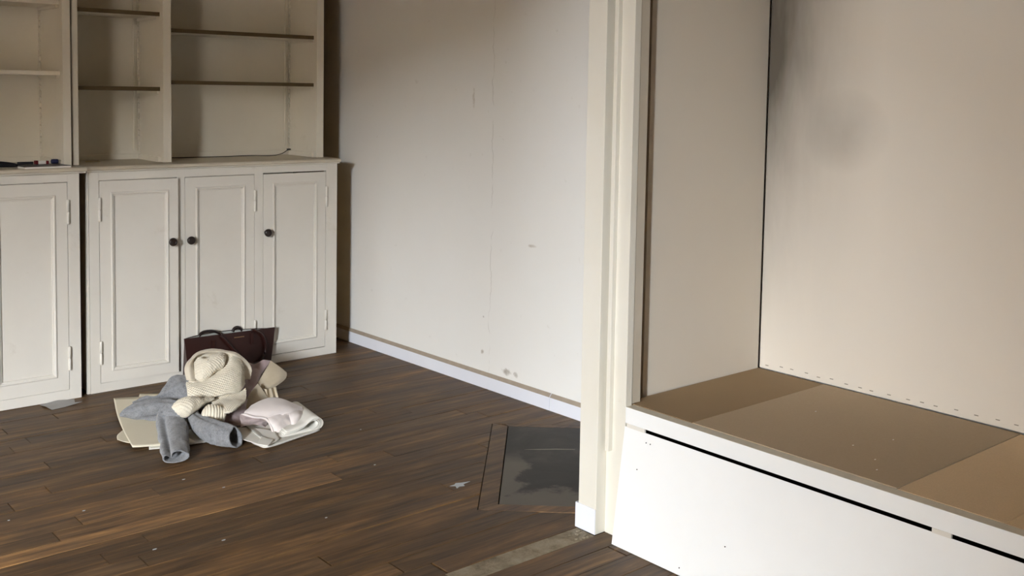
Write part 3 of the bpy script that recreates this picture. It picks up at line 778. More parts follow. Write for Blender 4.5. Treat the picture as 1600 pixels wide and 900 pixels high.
# control nets of the cloth surfaces (world metres)
D = {
    'paper_a': [[[1.4772,4.1272,0.012],[1.526,4.1049,0.012],[1.5795,4.0772,0.012],[1.6455,4.0364,0.012]],[[1.4154,3.9226,0.012],[1.4634,3.8944,0.012],[1.5089,3.8646,0.012],[1.5731,3.8191,0.012]],[[1.3642,3.7219,0.012],[1.4024,3.6926,0.012],[1.4443,3.6605,0.012],[1.5197,3.6133,0.012]],[[1.3237,3.5233,0.012],[1.3598,3.5038,0.012],[1.4036,3.4824,0.012],[1.5145,3.4375,0.012]]],
    'paper_b': [[[1.5888,4.1461,0.006],[1.6479,4.107,0.006],[1.7309,4.0499,0.006]],[[1.5127,3.9919,0.006],[1.5709,3.9477,0.006],[1.6585,3.8811,0.006]],[[1.4423,3.8284,0.006],[1.5012,3.7835,0.006],[1.5907,3.7231,0.006]]],
    'paper_c': [[[1.368,3.7344,0.008],[1.4101,3.7127,0.008],[1.4606,3.6816,0.008]],[[1.3324,3.6903,0.008],[1.3799,3.6538,0.008],[1.4331,3.6129,0.008]],[[1.3148,3.643,0.008],[1.335,3.5849,0.008],[1.3938,3.5144,0.008]]],
    'paper_d': [[[1.4391,3.687,0.003],[1.5332,3.6454,0.003],[1.6201,3.5482,0.003]],[[1.407,3.5937,0.003],[1.4904,3.5441,0.003],[1.5899,3.4821,0.003]],[[1.3693,3.4924,0.003],[1.4565,3.4637,0.003],[1.5659,3.4428,0.003]]],
    'bag_ft': [[1.7934,4.185,0.1942],[2.2408,4.24,0.1742]],
    'bag_h1': [[1.9625,4.2029,0.1825],[1.9708,4.199,0.1717],[1.9983,4.1991,0.141],[2.0395,4.2026,0.0914],[2.0908,4.2088,0.0407],[2.1482,4.2173,0.0337],[2.1799,4.2227,0.0662],[2.1861,4.2234,0.1076],[2.1666,4.2211,0.153],[2.1324,4.2187,0.1773],[2.115,4.2215,0.1814]],
    'bag_h2': [[1.8768,4.2383,0.1789],[1.8972,4.2409,0.1963],[1.9299,4.245,0.1977],[1.963,4.2491,0.1902],[1.9921,4.2527,0.1713]],
    'bag_h3': [[2.0469,4.2642,0.1759],[2.0555,4.2652,0.1883],[2.0709,4.267,0.1919],[2.0847,4.2687,0.1852],[2.0925,4.2696,0.1733]],
    'bag_logo': [[2.0317,4.211,0.1624],[2.0768,4.2165,0.1595]],
    'g_mound': [([1.47,3.9094,0.0494],[1.4732,3.9042,0.0442],0.004),([1.5149,3.9168,0.0568],[1.5159,3.9027,0.0427],0.012),([1.5632,3.9045,0.0645],[1.5641,3.8822,0.0422],0.022),([1.6197,3.9229,0.1029],[1.618,3.8421,0.0221],0.045),([1.6702,3.9151,0.1151],[1.6455,3.8112,0.0112],0.055),([1.7267,3.9008,0.1008],[1.7046,3.805,0.005],0.05)],
    'g_fold': [([1.3915,3.8293,0.0393],[1.3913,3.8221,0.0321],0.004),([1.4264,3.8377,0.0577],[1.4178,3.807,0.027],0.022),([1.4812,3.8383,0.0683],[1.4655,3.7907,0.0207],0.034),([1.5361,3.8205,0.0705],[1.5193,3.7717,0.0217],0.036),([1.5894,3.7897,0.0597],[1.5746,3.7472,0.0172],0.035),([1.6364,3.7587,0.0487],[1.6243,3.7237,0.0137],0.03)],
    'g_under': [([1.4467,3.7831,0.0288],[1.4466,3.7748,0.0232],0.003),([1.4926,3.7778,0.0252],[1.4902,3.7559,0.0106],0.01),([1.5416,3.7705,0.0203],[1.5357,3.7407,0.0004],0.016)],
    'g_sleeve': [([1.5174,3.6717,0.085],[1.5207,3.5663,0.085],0.036),([1.4839,3.6679,0.07],[1.5278,3.5712,0.07],0.038),([1.4542,3.64,0.045],[1.5378,3.5638,0.045],0.034),([1.4306,3.5724,0.033],[1.5086,3.4892,0.033],0.028),([1.3891,3.4488,0.026],[1.4678,3.3926,0.026],0.024),([1.347,3.3263,0.022],[1.4271,3.2974,0.022],0.018)],
    'g_sleeve2': [([1.6251,3.6722,0.0522],[1.5672,3.6603,0.0403],0.03),([1.6018,3.602,0.0578],[1.5517,3.5767,0.0296],0.034),([1.6032,3.5073,0.0591],[1.5371,3.4742,0.0177],0.036),([1.6123,3.423,0.0614],[1.5527,3.3905,0.0149],0.038),([1.6261,3.3474,0.0623],[1.5976,3.3163,0.0106],0.04)],
    'c_panel': [[[1.6122,3.7465,0.1406],[1.6481,3.7391,0.134],[1.6955,3.7519,0.1435],[1.7421,3.7657,0.1561],[1.7804,3.7863,0.175],[1.8035,3.8158,0.204]],[[1.6029,3.7224,0.1295],[1.6371,3.701,0.1292],[1.6902,3.7053,0.1394],[1.7448,3.7194,0.1541],[1.7965,3.7507,0.176],[1.8316,3.8151,0.2054]],[[1.5964,3.703,0.1162],[1.6343,3.6774,0.1185],[1.6929,3.6768,0.1263],[1.7558,3.6912,0.1412],[1.8101,3.7276,0.1592],[1.8522,3.7984,0.1882]],[[1.5915,3.6873,0.1019],[1.6381,3.66,0.1049],[1.691,3.6556,0.1114],[1.7551,3.6644,0.1212],[1.8129,3.6995,0.1318],[1.8535,3.76,0.1532]],[[1.5904,3.6788,0.0899],[1.643,3.6536,0.0905],[1.692,3.6494,0.0952],[1.736,3.6499,0.0976],[1.7801,3.6577,0.0919],[1.8324,3.7055,0.1057]]],
    'c_low': [([1.4916,3.5971,0.1071],[1.4921,3.5895,0.0995],0.006),([1.5142,3.6074,0.1174],[1.5076,3.5683,0.0783],0.022),([1.5536,3.6128,0.1228],[1.5403,3.5603,0.0703],0.03),([1.6057,3.628,0.108],[1.5917,3.5968,0.0768],0.026),([1.6669,3.6461,0.0961],[1.6476,3.6332,0.0832],0.02)],
    'c_fold': [[[1.6699,3.6785,0.0863],[1.7306,3.6723,0.0914],[1.7857,3.6649,0.0912],[1.8186,3.676,0.0991]],[[1.6629,3.6331,0.0794],[1.7057,3.6195,0.0862],[1.7561,3.6166,0.0855],[1.8051,3.6412,0.0844]],[[1.6486,3.5602,0.0809],[1.6773,3.5431,0.0865],[1.7188,3.5439,0.0868],[1.7711,3.5816,0.0834]],[[1.6509,3.5035,0.0778],[1.6648,3.4907,0.082],[1.6921,3.5009,0.0855],[1.7317,3.5341,0.0831]]],
    'c_collar': [[[1.6159,3.7532,0.1446],[1.6204,3.7815,0.1705],[1.6347,3.8034,0.1904],[1.6598,3.8219,0.2073],[1.6992,3.8403,0.2241],[1.7502,3.8451,0.2285],[1.7949,3.8345,0.2189],[1.8394,3.8225,0.206],[1.8666,3.809,0.1875],[1.8907,3.7974,0.1613],[1.8987,3.7835,0.133],[1.8823,3.7636,0.1041]],[[1.6228,3.7285,0.1478],[1.6282,3.7559,0.1748],[1.6391,3.7782,0.195],[1.6615,3.7977,0.2105],[1.6944,3.8132,0.2225],[1.74,3.8155,0.2245],[1.784,3.8113,0.2165],[1.826,3.8034,0.2031],[1.8494,3.7953,0.1833],[1.8682,3.7881,0.158],[1.8752,3.7817,0.1312],[1.8618,3.7667,0.1068]],[[1.6423,3.7322,0.1426],[1.6509,3.7639,0.1693],[1.6609,3.7956,0.1918],[1.6828,3.8198,0.2054],[1.712,3.8311,0.2115],[1.7434,3.8285,0.2092],[1.7739,3.825,0.2081],[1.813,3.8147,0.1988],[1.837,3.8003,0.1743],[1.8502,3.7884,0.1477],[1.8507,3.7765,0.1263],[1.843,3.7696,0.1093]]],
    'c_back': [[[1.6335,3.7729,0.1434],[1.7291,3.7552,0.1275],[1.8556,3.7781,0.1172]],[[1.6428,3.8124,0.1795],[1.7531,3.807,0.1749],[1.8781,3.8065,0.1434]],[[1.6827,3.8396,0.2045],[1.7626,3.8543,0.2181],[1.8658,3.851,0.1842]]],
    'c_roll': [([1.6638,3.7949,0.1953],[1.6423,3.7393,0.1448],0.008),([1.6893,3.8107,0.2098],[1.6707,3.7324,0.1385],0.024),([1.7078,3.7965,0.2013],[1.7071,3.738,0.1481],0.03),([1.7387,3.802,0.2064],[1.739,3.7519,0.1608],0.03),([1.7696,3.807,0.2109],[1.7671,3.7624,0.1704],0.024),([1.795,3.8065,0.2059],[1.7887,3.7862,0.1875],0.008)],
    'c_rib': [([1.5876,3.5512,0.0812],[1.5774,3.5357,0.0657],0.01),([1.6092,3.5601,0.0901],[1.5909,3.5256,0.0556],0.026),([1.6324,3.5566,0.0866],[1.6153,3.5169,0.0469],0.028),([1.6641,3.5538,0.0738],[1.6494,3.5156,0.0356],0.024)],
    'c_core': [[1.7532,3.804,0.084],[1.8297,3.8152,0.0752]],
    'm_main': [[[1.9189,3.9541,0.1493],[1.956,3.8921,0.1267],[2.0031,3.895,0.133],[2.0374,3.8915,0.1263]],[[1.8976,3.8875,0.1033],[1.9222,3.8472,0.1011],[1.9608,3.8494,0.1048],[1.9945,3.8606,0.1005]],[[1.8843,3.8304,0.0556],[1.8885,3.8018,0.0614],[1.9137,3.8005,0.0642],[1.9438,3.8205,0.0671]],[[1.8356,3.7681,0.0033],[1.8386,3.7522,0.0202],[1.8602,3.7594,0.0282],[1.8944,3.7842,0.0368]]],
    'm_flap': [[[2.034,3.8865,0.1278],[2.0491,3.868,0.1144],[2.0657,3.8496,0.0971],[2.0801,3.8373,0.0811]],[[2.0001,3.8567,0.1089],[2.0183,3.833,0.0969],[2.0431,3.819,0.0833],[2.0737,3.8254,0.0712]],[[1.9704,3.8344,0.0904],[1.9851,3.8087,0.0768],[2.011,3.7959,0.0641],[2.0564,3.812,0.06]],[[1.9397,3.8138,0.0693],[1.9444,3.7894,0.049],[1.9609,3.7839,0.0405],[2.0073,3.7932,0.0443]]],
    'm_flap2': [[[1.9177,3.7707,0.0785],[1.9211,3.7527,0.0656],[1.9264,3.7343,0.0483],[1.9339,3.7231,0.0311]],[[1.8783,3.7447,0.0591],[1.8831,3.7211,0.0454],[1.8914,3.7088,0.0312],[1.9059,3.713,0.0228]],[[1.8366,3.7191,0.0338],[1.8418,3.6962,0.0209],[1.8487,3.69,0.0117],[1.8627,3.6994,0.0095]],[[1.7952,3.6998,0.0059],[1.7975,3.6858,-0.0058],[1.8124,3.6887,-0.0053],[1.8362,3.6995,-0.0004]]],
    'm_pleat': [[[1.931,3.7547,0.0579],[1.94,3.7407,0.0582],[1.9585,3.7576,0.0525],[1.961,3.741,0.0586],[1.9789,3.7565,0.0541],[1.9835,3.7483,0.0572]],[[1.9327,3.7437,0.0395],[1.9378,3.7307,0.0416],[1.9556,3.7477,0.0359],[1.9588,3.731,0.042],[1.9775,3.7468,0.0378],[1.9827,3.7367,0.0379]],[[1.9301,3.7313,0.0189],[1.9367,3.72,0.0238],[1.9541,3.7362,0.0168],[1.9569,3.7188,0.0218],[1.977,3.7344,0.0173],[1.9852,3.7273,0.0189]]],
    'm_low': [[[1.6835,3.6096,0.0663],[1.7182,3.5973,0.0661],[1.7538,3.6003,0.0686],[1.797,3.6176,0.073]],[[1.6749,3.5842,0.0452],[1.703,3.5655,0.0478],[1.7354,3.5696,0.0471],[1.7784,3.5872,0.0477]],[[1.6709,3.5614,0.0261],[1.6956,3.5431,0.0292],[1.7254,3.542,0.0282],[1.7692,3.5618,0.0265]],[[1.7027,3.5369,0.0058],[1.7196,3.5301,0.0042],[1.745,3.5267,0.0013],[1.7899,3.5342,0.0035]]],
    'p_top': [[[1.7587,3.5092,0.0823],[1.7968,3.5037,0.0958],[1.8368,3.5072,0.0982],[1.8702,3.4973,0.0916],[1.9028,3.4734,0.0756],[1.9372,3.4524,0.0574]],[[1.7331,3.4827,0.0818],[1.7641,3.4704,0.0907],[1.8061,3.4607,0.0926],[1.8421,3.4446,0.0861],[1.8811,3.4278,0.0707],[1.9283,3.426,0.044]],[[1.7146,3.4715,0.0778],[1.7444,3.4498,0.0805],[1.7841,3.4305,0.0778],[1.8221,3.4191,0.0735],[1.8632,3.4067,0.061],[1.914,3.4086,0.0324]],[[1.7051,3.4646,0.0698],[1.7315,3.4365,0.0631],[1.7598,3.4194,0.0586],[1.784,3.411,0.0598],[1.8227,3.4082,0.0612],[1.8589,3.4058,0.0562]]],
    'p_side': [[[1.8695,3.4389,0.0628],[1.8905,3.4331,0.0623],[1.9097,3.4326,0.0569],[1.9329,3.4399,0.0448]],[[1.8518,3.3951,0.0593],[1.8724,3.3914,0.0601],[1.8927,3.3915,0.0533],[1.9262,3.4222,0.0415]],[[1.8478,3.3785,0.038],[1.8608,3.3702,0.0376],[1.8787,3.3755,0.0343],[1.91,3.4014,0.0276]],[[1.8462,3.365,0.0137],[1.8523,3.3593,0.0151],[1.8669,3.3656,0.0158],[1.8935,3.3869,0.018]]],
    'p_front': [[[1.7654,3.4273,0.0552],[1.7898,3.4198,0.0571],[1.825,3.4155,0.0593],[1.8676,3.4147,0.0553]],[[1.7705,3.4042,0.045],[1.7888,3.3886,0.0483],[1.8186,3.3887,0.0483],[1.8646,3.3986,0.0429]],[[1.7743,3.384,0.0264],[1.7884,3.3673,0.0308],[1.8184,3.3707,0.0313],[1.8616,3.3839,0.0296]],[[1.7737,3.3663,0.0042],[1.792,3.3623,0.0085],[1.82,3.3649,0.0119],[1.8604,3.3751,0.0152]]],
    'p_rim': [[1.6965,3.4633,0.0689],[1.7046,3.455,0.0702],[1.7159,3.442,0.0667],[1.7329,3.4271,0.062],[1.7529,3.418,0.0594],[1.7665,3.4114,0.0532],[1.7741,3.4022,0.042],[1.7755,3.3869,0.0283],[1.7736,3.3697,0.0117],[1.7743,3.3674,0.0049]],
    'p_slot': [[1.7091,3.4641,0.0729],[1.7149,3.4554,0.0705],[1.7232,3.4474,0.0686]],
    'p_under': [[[1.6913,3.4633,0.0698],[1.7131,3.4488,0.0644],[1.7377,3.4367,0.057],[1.7813,3.4369,0.0419]],[[1.684,3.4482,0.0621],[1.7042,3.4309,0.0583],[1.7349,3.4312,0.0509],[1.7911,3.4437,0.0281]],[[1.6805,3.4349,0.0518],[1.6985,3.4193,0.0494],[1.7371,3.4354,0.0407],[1.7987,3.4523,0.0157]],[[1.6751,3.4239,0.0415],[1.6992,3.4207,0.039],[1.7375,3.4362,0.0318],[1.7962,3.4415,0.0073]]],
    'n_prof': [[1.6978,3.3164,0.0184],[1.7413,3.313,0.0085],[1.7898,3.3118,0.0051],[1.8336,3.3121,0.0061],[1.875,3.3127,0.0077],[1.9046,3.314,0.0115],[1.924,3.3165,0.0186],[1.9311,3.3198,0.028],[1.9275,3.3228,0.0364],[1.917,3.3247,0.042],[1.9041,3.3248,0.0422],[1.8886,3.3228,0.0364],[1.8692,3.3195,0.0272],[1.8428,3.3175,0.0215],[1.8108,3.3163,0.0181],[1.7859,3.3161,0.0175]],
    'n_flat': [[[1.6812,3.4958,0.016],[1.7273,3.4774,0.016],[1.7613,3.4344,0.016],[1.7847,3.372,0.016]],[[1.6622,3.4439,0.016],[1.7013,3.425,0.016],[1.7307,3.3806,0.016],[1.7686,3.3298,0.016]],[[1.6487,3.3791,0.016],[1.667,3.344,0.016],[1.6889,3.3166,0.016],[1.7528,3.2886,0.016]],[[1.6559,3.3337,0.016],[1.6634,3.3072,0.016],[1.6676,3.2793,0.016],[1.6872,3.2438,0.016]]],
    'n_flap': [[[1.7119,3.3393,0.021],[1.7171,3.313,0.021],[1.7282,3.2823,0.021]],[[1.6872,3.3044,0.021],[1.6954,3.2826,0.021],[1.7209,3.2712,0.021]],[[1.66,3.2666,0.021],[1.6715,3.2476,0.021],[1.6796,3.2292,0.021]]],
    'n_base': [[[1.6903,3.4273,0.009],[1.7637,3.415,0.009],[1.8922,3.4301,0.009],[1.9805,3.4817,0.009]],[[1.6737,3.3336,0.009],[1.7244,3.3155,0.009],[1.8268,3.3226,0.009],[1.9515,3.3616,0.009]],[[1.6759,3.2967,0.009],[1.6932,3.2599,0.009],[1.7997,3.2788,0.009],[1.932,3.3139,0.009]]],
}

# ------------------------------------------------------------------ the heap of clothes, papers and the bag
def surf(rows, nu, nv):
    """Catmull-Rom surface through a control net; nu samples along a row, nv across the rows"""
    A = np.array([crspline(r, nu) for r in rows])            # rows x nu x 3
    return np.transpose(np.array([crspline(A[:, i], nv) for i in range(nu)]), (1, 0, 2))

def normals(P):
    du = np.gradient(P, axis=1); dv = np.gradient(P, axis=0)
    n = np.cross(du, dv); return n / (np.linalg.norm(n, axis=2, keepdims=True) + 1e-9)

def toward_eye(P, N):
    c = P.reshape(-1, 3).mean(0); s = ((np.array([0, 0, EYE]) - c) * N.reshape(-1, 3).mean(0)).sum()
    return N if s > 0 else -N

def rumple(P, N, amp, freq, seed):
    out = P.copy()
    for i in range(P.shape[0]):
        for j in range(P.shape[1]):
            q = Vector(P[i, j] * freq) + Vector((seed, seed * 1.7, 0))
            out[i, j] += N[i, j] * amp * mnoise.fractal(q, 0.9, 2.0, 3)
    return out

def arclen(P):
    U = np.concatenate([np.zeros((P.shape[0], 1)), np.cumsum(np.linalg.norm(np.diff(P, axis=1), axis=2), axis=1)], axis=1)
    V = np.concatenate([np.zeros((1, P.shape[1])), np.cumsum(np.linalg.norm(np.diff(P, axis=0), axis=2), axis=0)], axis=0)
    return U, V

def knit(P, N, pitch, amp):
    """raised moss stitch"""
    U, V = arclen(P)
    h = np.sin(U * math.pi / pitch) * np.sin(V * math.pi / pitch)
    h = np.sign(h) * np.abs(h) ** .6 + .35 * np.sin(V * 2 * math.pi / pitch)
    return P + N * (amp * h)[..., None]

def ribs(P, N, pitch, amp, axis=0):
    U, V = arclen(P); T = U if axis == 0 else V
    return P + N * (amp * np.abs(np.sin(T * math.pi / pitch)) ** .7)[..., None]

def sheet_mesh(bm, P, N, th):
    """closed cloth of thickness th: front face P, back face P - N*th"""
    nv, nu = P.shape[:2]
    B = P - N * th
    f = [[bm.verts.new(P[i, j]) for j in range(nu)] for i in range(nv)]
    b = [[bm.verts.new(B[i, j]) for j in range(nu)] for i in range(nv)]
    for i in range(nv - 1):
        for j in range(nu - 1):
            bm.faces.new((f[i][j], f[i][j + 1], f[i + 1][j + 1], f[i + 1][j]))
            bm.faces.new((b[i][j], b[i + 1][j], b[i + 1][j + 1], b[i][j + 1]))
    for j in range(nu - 1):
        bm.faces.new((f[0][j], b[0][j], b[0][j + 1], f[0][j + 1]))
        bm.faces.new((f[-1][j], f[-1][j + 1], b[-1][j + 1], b[-1][j]))
    for i in range(nv - 1):
        bm.faces.new((f[i][0], f[i + 1][0], b[i + 1][0], b[i][0]))
        bm.faces.new((f[i][-1], b[i][-1], b[i + 1][-1], f[i + 1][-1]))

def cloth(name, rows, mat, par, nu=48, nv=40, th=.004, rum=(.004, 14, 1), stitch=None, rib=None, zmin=.004, label=None):
    P = surf(rows, nu, nv); N = toward_eye(P, normals(P))
    if rum: P = rumple(P, N, rum[0], rum[1], rum[2])
    if stitch: P = knit(P, N, *stitch)
    if rib: P = ribs(P, N, *rib)
    P[..., 2] = np.maximum(P[..., 2], zmin + th)
    bm = bmesh.new(); sheet_mesh(bm, P, N, th)
    o = obj(name, bm, mat, par, True)
    if label: o['label'] = label
    return o

def lump(name, st, mat, par, n=40, m=48, rum=(.004, 14, 1), stitch=None, rib=None, zmin=.003, open_end=False, power=1.0, label=None, fold=None):
    """tube of lens-shaped cross sections between a left and a right edge"""
    L = crspline([s[0] for s in st], m); R = crspline([s[1] for s in st], m)
    T = np.interp(np.linspace(0, 1, m), np.linspace(0, 1, len(st)), [s[2] for s in st])
    C = (L + R) / 2
    tan = np.gradient(C, axis=0); tan /= np.linalg.norm(tan, axis=1, keepdims=True)
    A = (R - L) / 2
    B = np.cross(tan, A); B /= np.linalg.norm(B, axis=1, keepdims=True) + 1e-9
    eye = np.array([0, 0, EYE])
    if ((eye - C.mean(0)) * B.mean(0)).sum() < 0: B = -B
    ang = np.linspace(0, 2 * math.pi, n, endpoint=False)
    ca, sa = np.cos(ang), np.sin(ang)
    sp = np.sign(sa) * np.abs(sa) ** power
    P = C[:, None] - A[:, None] * ca[None, :, None] + B[:, None] * (T[:, None] * sp[None])[..., None]
    N = -A[:, None] / (np.linalg.norm(A, axis=1)[:, None, None] + 1e-9) * ca[None, :, None] + B[:, None] * sp[None, :, None]
    N /= np.linalg.norm(N, axis=2, keepdims=True) + 1e-9
    if fold:                                   # long creases pressed into the tube
        for a0, depth, wd in fold:
            d = np.angle(np.exp(1j * (ang - a0)))
            P = P - N * (depth * np.exp(-(d / wd) ** 2))[None, :, None]
    if rum: P = rumple(P, N, rum[0], rum[1], rum[2])
    if stitch:
        h = np.sin(np.arange(n) * math.pi / 2.0)[None] * 0
        Un = np.cumsum(np.linalg.norm(np.diff(P, axis=0, prepend=P[:1]), axis=2), axis=0)
        Vn = np.cumsum(np.linalg.norm(np.diff(P, axis=1, prepend=P[:, :1]), axis=2), axis=1)
        h = np.sin(Un * math.pi / stitch[0]) * np.sin(Vn * math.pi / stitch[0])
        P = P + N * (stitch[1] * np.sign(h) * np.abs(h) ** .6)[..., None]
    if rib:
        Un = np.cumsum(np.linalg.norm(np.diff(P, axis=0, prepend=P[:1]), axis=2), axis=0)
        P = P + N * (rib[1] * np.abs(np.sin(Un * math.pi / rib[0])) ** .7)[..., None]
    P[..., 2] = np.maximum(P[..., 2], zmin)
    bm = bmesh.new()
    V = [[bm.verts.new(p) for p in ring] for ring in P]
    for a, b in zip(V[:-1], V[1:]):
        for k in range(n): bm.faces.new((a[k], a[(k + 1) % n], b[(k + 1) % n], b[k]))
    bm.faces.new(V[0][::-1])
    if open_end:                               # turned-in cuff: the cloth has thickness and the mouth is hollow
        prev = V[-1]
        c = P[-1].mean(0)
        for sc, back in ((.90, .0), (.84, .004), (.80, .03), (.74, .07)):
            k0 = max(0, m - 1 - int(back / .45 * m))
            Q = c + (P[-1] - c) * sc - tan[-1] * back
            Q[:, 2] = np.maximum(Q[:, 2], zmin + .002)
            ring = [bm.verts.new(p) for p in Q]
            for k in range(n): bm.faces.new((prev[k], prev[(k + 1) % n], ring[(k + 1) % n], ring[k]))
            prev = ring
        bm.faces.new(prev)
    else: bm.faces.new(V[-1])
    o = obj(name, bm, mat, par, True)
    if label: o['label'] = label
    return o

def fabric(name, c1, c2, scale=300, bump=.35, dist=.001, mott=18, rough=.95, flecks=None):
    t = NT(name); v = t.map()
    a = t.noise(v, mott, 5, .6)
    f = t.noise(v, scale, 4, .7)
    col = t.mix(t.ramp(a, [(.3, (0, 0, 0)), (.7, (1, 1, 1))]), c1, c2)
    if flecks:
        col = t.mix(t.math('MULTIPLY', t.ramp(f, [(.42, (1, 1, 1)), (.6, (0, 0, 0))]), .55), col, flecks)
    t.bump(f, bump, dist)
    m = t.set(col, rough, .1)
    t.b.inputs['Sheen Weight'].default_value = .25
    t.b.inputs['Sheen Roughness'].default_value = .5
    return m
MAT['grey_wool'] = fabric('grey_felted_wool', srgb(96, 97, 100), srgb(140, 141, 144), 240, .9, .003, 60, flecks=srgb(166, 167, 169))
MAT['cream_knit'] = fabric('cream_chunky_wool', srgb(226, 217, 198), srgb(238, 231, 214), 420, .3, .0008, 30, flecks=srgb(206, 194, 170))
MAT['cream_rib'] = fabric('cream_fine_rib', srgb(210, 198, 176), srgb(222, 212, 192), 500, .25, .0006, 20)
MAT['mauve'] = fabric('dusty_mauve_cotton', srgb(166, 146, 146), srgb(182, 164, 164), 600, .2, .0005, 14)
MAT['beige_facing'] = fabric('beige_cotton_facing', srgb(186, 172, 148), srgb(200, 187, 164), 600, .2, .0005, 14)
MAT['pale_pink'] = fabric('pale_pink_fleece', srgb(218, 208, 204), srgb(228, 219, 215), 600, .2, .0005, 10)
MAT['pink_inside'] = fabric('mauve_fleece_inside', srgb(176, 158, 156), srgb(192, 176, 174), 600, .2, .0005, 14)
MAT['newsprint'] = plain('newsprint_paper', srgb(236, 233, 224), .85, .05, .05, 30)
MAT['news_edge'] = plain('greyish_page', srgb(216, 214, 206), .85, .05, .08, 60)
MAT['cream_paper'] = plain('cream_paper', srgb(234, 226, 204), .8, .1, .03, 8)
MAT['leather'] = plain('dark_oxblood_leather', srgb(48, 23, 19), .36, .5, .18, 25, .15)
MAT['leather_dark'] = plain('dark_brown_strap', srgb(30, 18, 17), .4, .5, .15, 25, .1)
MAT['lining'] = plain('pale_grey_lining', srgb(176, 178, 172), .8, .1, .06, 40)
MAT['gold'] = plain('gold_stamp', srgb(150, 118, 84), .4, .5, .1)

# loose cream papers
for key, lab, mk in (('paper_d', 'white paper sheet lowest of the papers under the grey sweater', 'paper_white'),
                     ('paper_b', 'cream paper sheet showing behind the grey sweater at the back of the papers', 'cream_paper'),
                     ('paper_c', 'cream paper sheet whose corner sticks out left below the top sheet', 'cream_paper'),
                     ('paper_a', 'large cream paper sheet lying uppermost under the grey sweater', 'cream_paper')):
    P = surf(D[key], 22, 22)
    N = np.zeros_like(P); N[..., 2] = 1
    P = rumple(P, N, .0012, 7, len(lab))
    bm = bmesh.new(); sheet_mesh(bm, P, N, .0008)
    c = P.reshape(-1, 3).mean(0)
    tag(obj('paper_sheet', bm, MAT[mk], None, True, origin=(c[0], c[1], P[..., 2].min())), lab, 'paper', 'loose papers under the clothes')

# handbag
(lx, ly, lz), (rx, ry, rz) = D['bag_ft']
bag = thing('handbag', ((lx + rx) / 2, 4.23, 0), 'dark oxblood leather tote bag standing against the cabinet behind the clothes', 'handbag')
def bag_ring(t, inset=0.0, n=24):
    """t = 0 bottom .. 1 rim; returns front run left-right then back run right-left"""
    z = .004 + t * ((lz + rz) / 2 - .004)
    wL, wR = lx + .022 * (1 - t) + inset, rx - .022 * (1 - t) - inset
    dep = (.070 - .048 * 1.0 * 0) * (1 - t)
    pts = []
    for k in range(n):
        s = k / (n - 1); x = wL + (wR - wL) * s
        y = ly + (ry - ly) * s - .004 * math.sin(math.pi * s) * (1 - t) + inset
        zz = z + (lz - (lz + rz) / 2) * t * (1 - 2 * s)
        pts.append((x, y, zz))
    for k in range(n):
        s = 1 - k / (n - 1); x = wL + (wR - wL) * s
        lens_ = .058 * math.sin(math.pi * min(1, s * 1.1)) ** .7 if s < .9 else 0.006
        yf_ = ly + (ry - ly) * s
        y = min(yf_ + max(.005, dep * 1.0 + lens_ * t) - inset, 4.271 - inset)
        zz = z + (lz - (lz + rz) / 2) * t * (1 - 2 * s)
        pts.append((x, max(y, yf_ + .0015 + inset * .2), zz))
    return pts
bm = bmesh.new()
rings = [[bm.verts.new(p) for p in bag_ring(t)] for t in np.linspace(0, 1, 9)]
n_ = len(rings[0])
for a, b in zip(rings[:-1], rings[1:]):
    for k in range(n_): bm.faces.new((a[k], a[(k + 1) % n_], b[(k + 1) % n_], b[k]))
bm.faces.new(rings[0][::-1])
inn = [[bm.verts.new(p) for p in bag_ring(t, .0022)] for t in (1.0, .985)]
for a, b in ((rings[-1], inn[0]), (inn[0], inn[1])):
    for k in range(n_): bm.faces.new((a[k], a[(k + 1) % n_], b[(k + 1) % n_], b[k]))
obj('bag_body', bm, MAT['leather'], bag, True)
bag_body = bpy.data.objects['bag_body']
md = bag_body.modifiers.new('crisp_edges', 'EDGE_SPLIT'); md.split_angle = math.radians(50)
bm = bmesh.new()
rg = [[bm.verts.new(p) for p in bag_ring(t, .004)] for t in np.linspace(.985, .12, 6)]
for a, b in zip(rg[:-1], rg[1:]):
    for k in range(n_): bm.faces.new((a[k], a[(k + 1) % n_], b[(k + 1) % n_], b[k]))
bm.faces.new(rg[-1])
o = obj('lining', bm, MAT['lining'], bag, True); o['label'] = 'pale grey lining'
for key, rad in (('bag_h1', .0058), ('bag_h2', .0065), ('bag_h3', .0065)):
    bm = bmesh.new(); tube(bm, [tuple(p) for p in crspline(D[key], 40)], rad, 10)
    obj('handle', bm, MAT['leather_dark' if key != 'bag_h1' else 'leather'], bag, True)
for sx in (.30, .73):
    bm = bmesh.new(); x = lx + (rx - lx) * sx; y_ = ly + (ry - ly) * sx
    box(bm, x - .008, x + .008, y_ - .0065, y_ - .0015, .120, .168, bev=.001); obj('handle_tab', bm, MAT['leather'], bag)
bm = bmesh.new()
(ax, ay, az), (bx_, by_, bz_) = D['bag_logo']
for i in range(9):
    s = i / 8; x = ax + (bx_ - ax) * s; z = az + (bz_ - az) * s
    yy_ = ly + (ry - ly) * (x - lx) / (rx - lx); box(bm, x - .0014, x + .0010, yy_ - .005, yy_ - .0035, z - .0018, z + .0016)
o = obj('gold_stamp', bm, MAT['gold'], bag); o['kind'] = 'stuff'

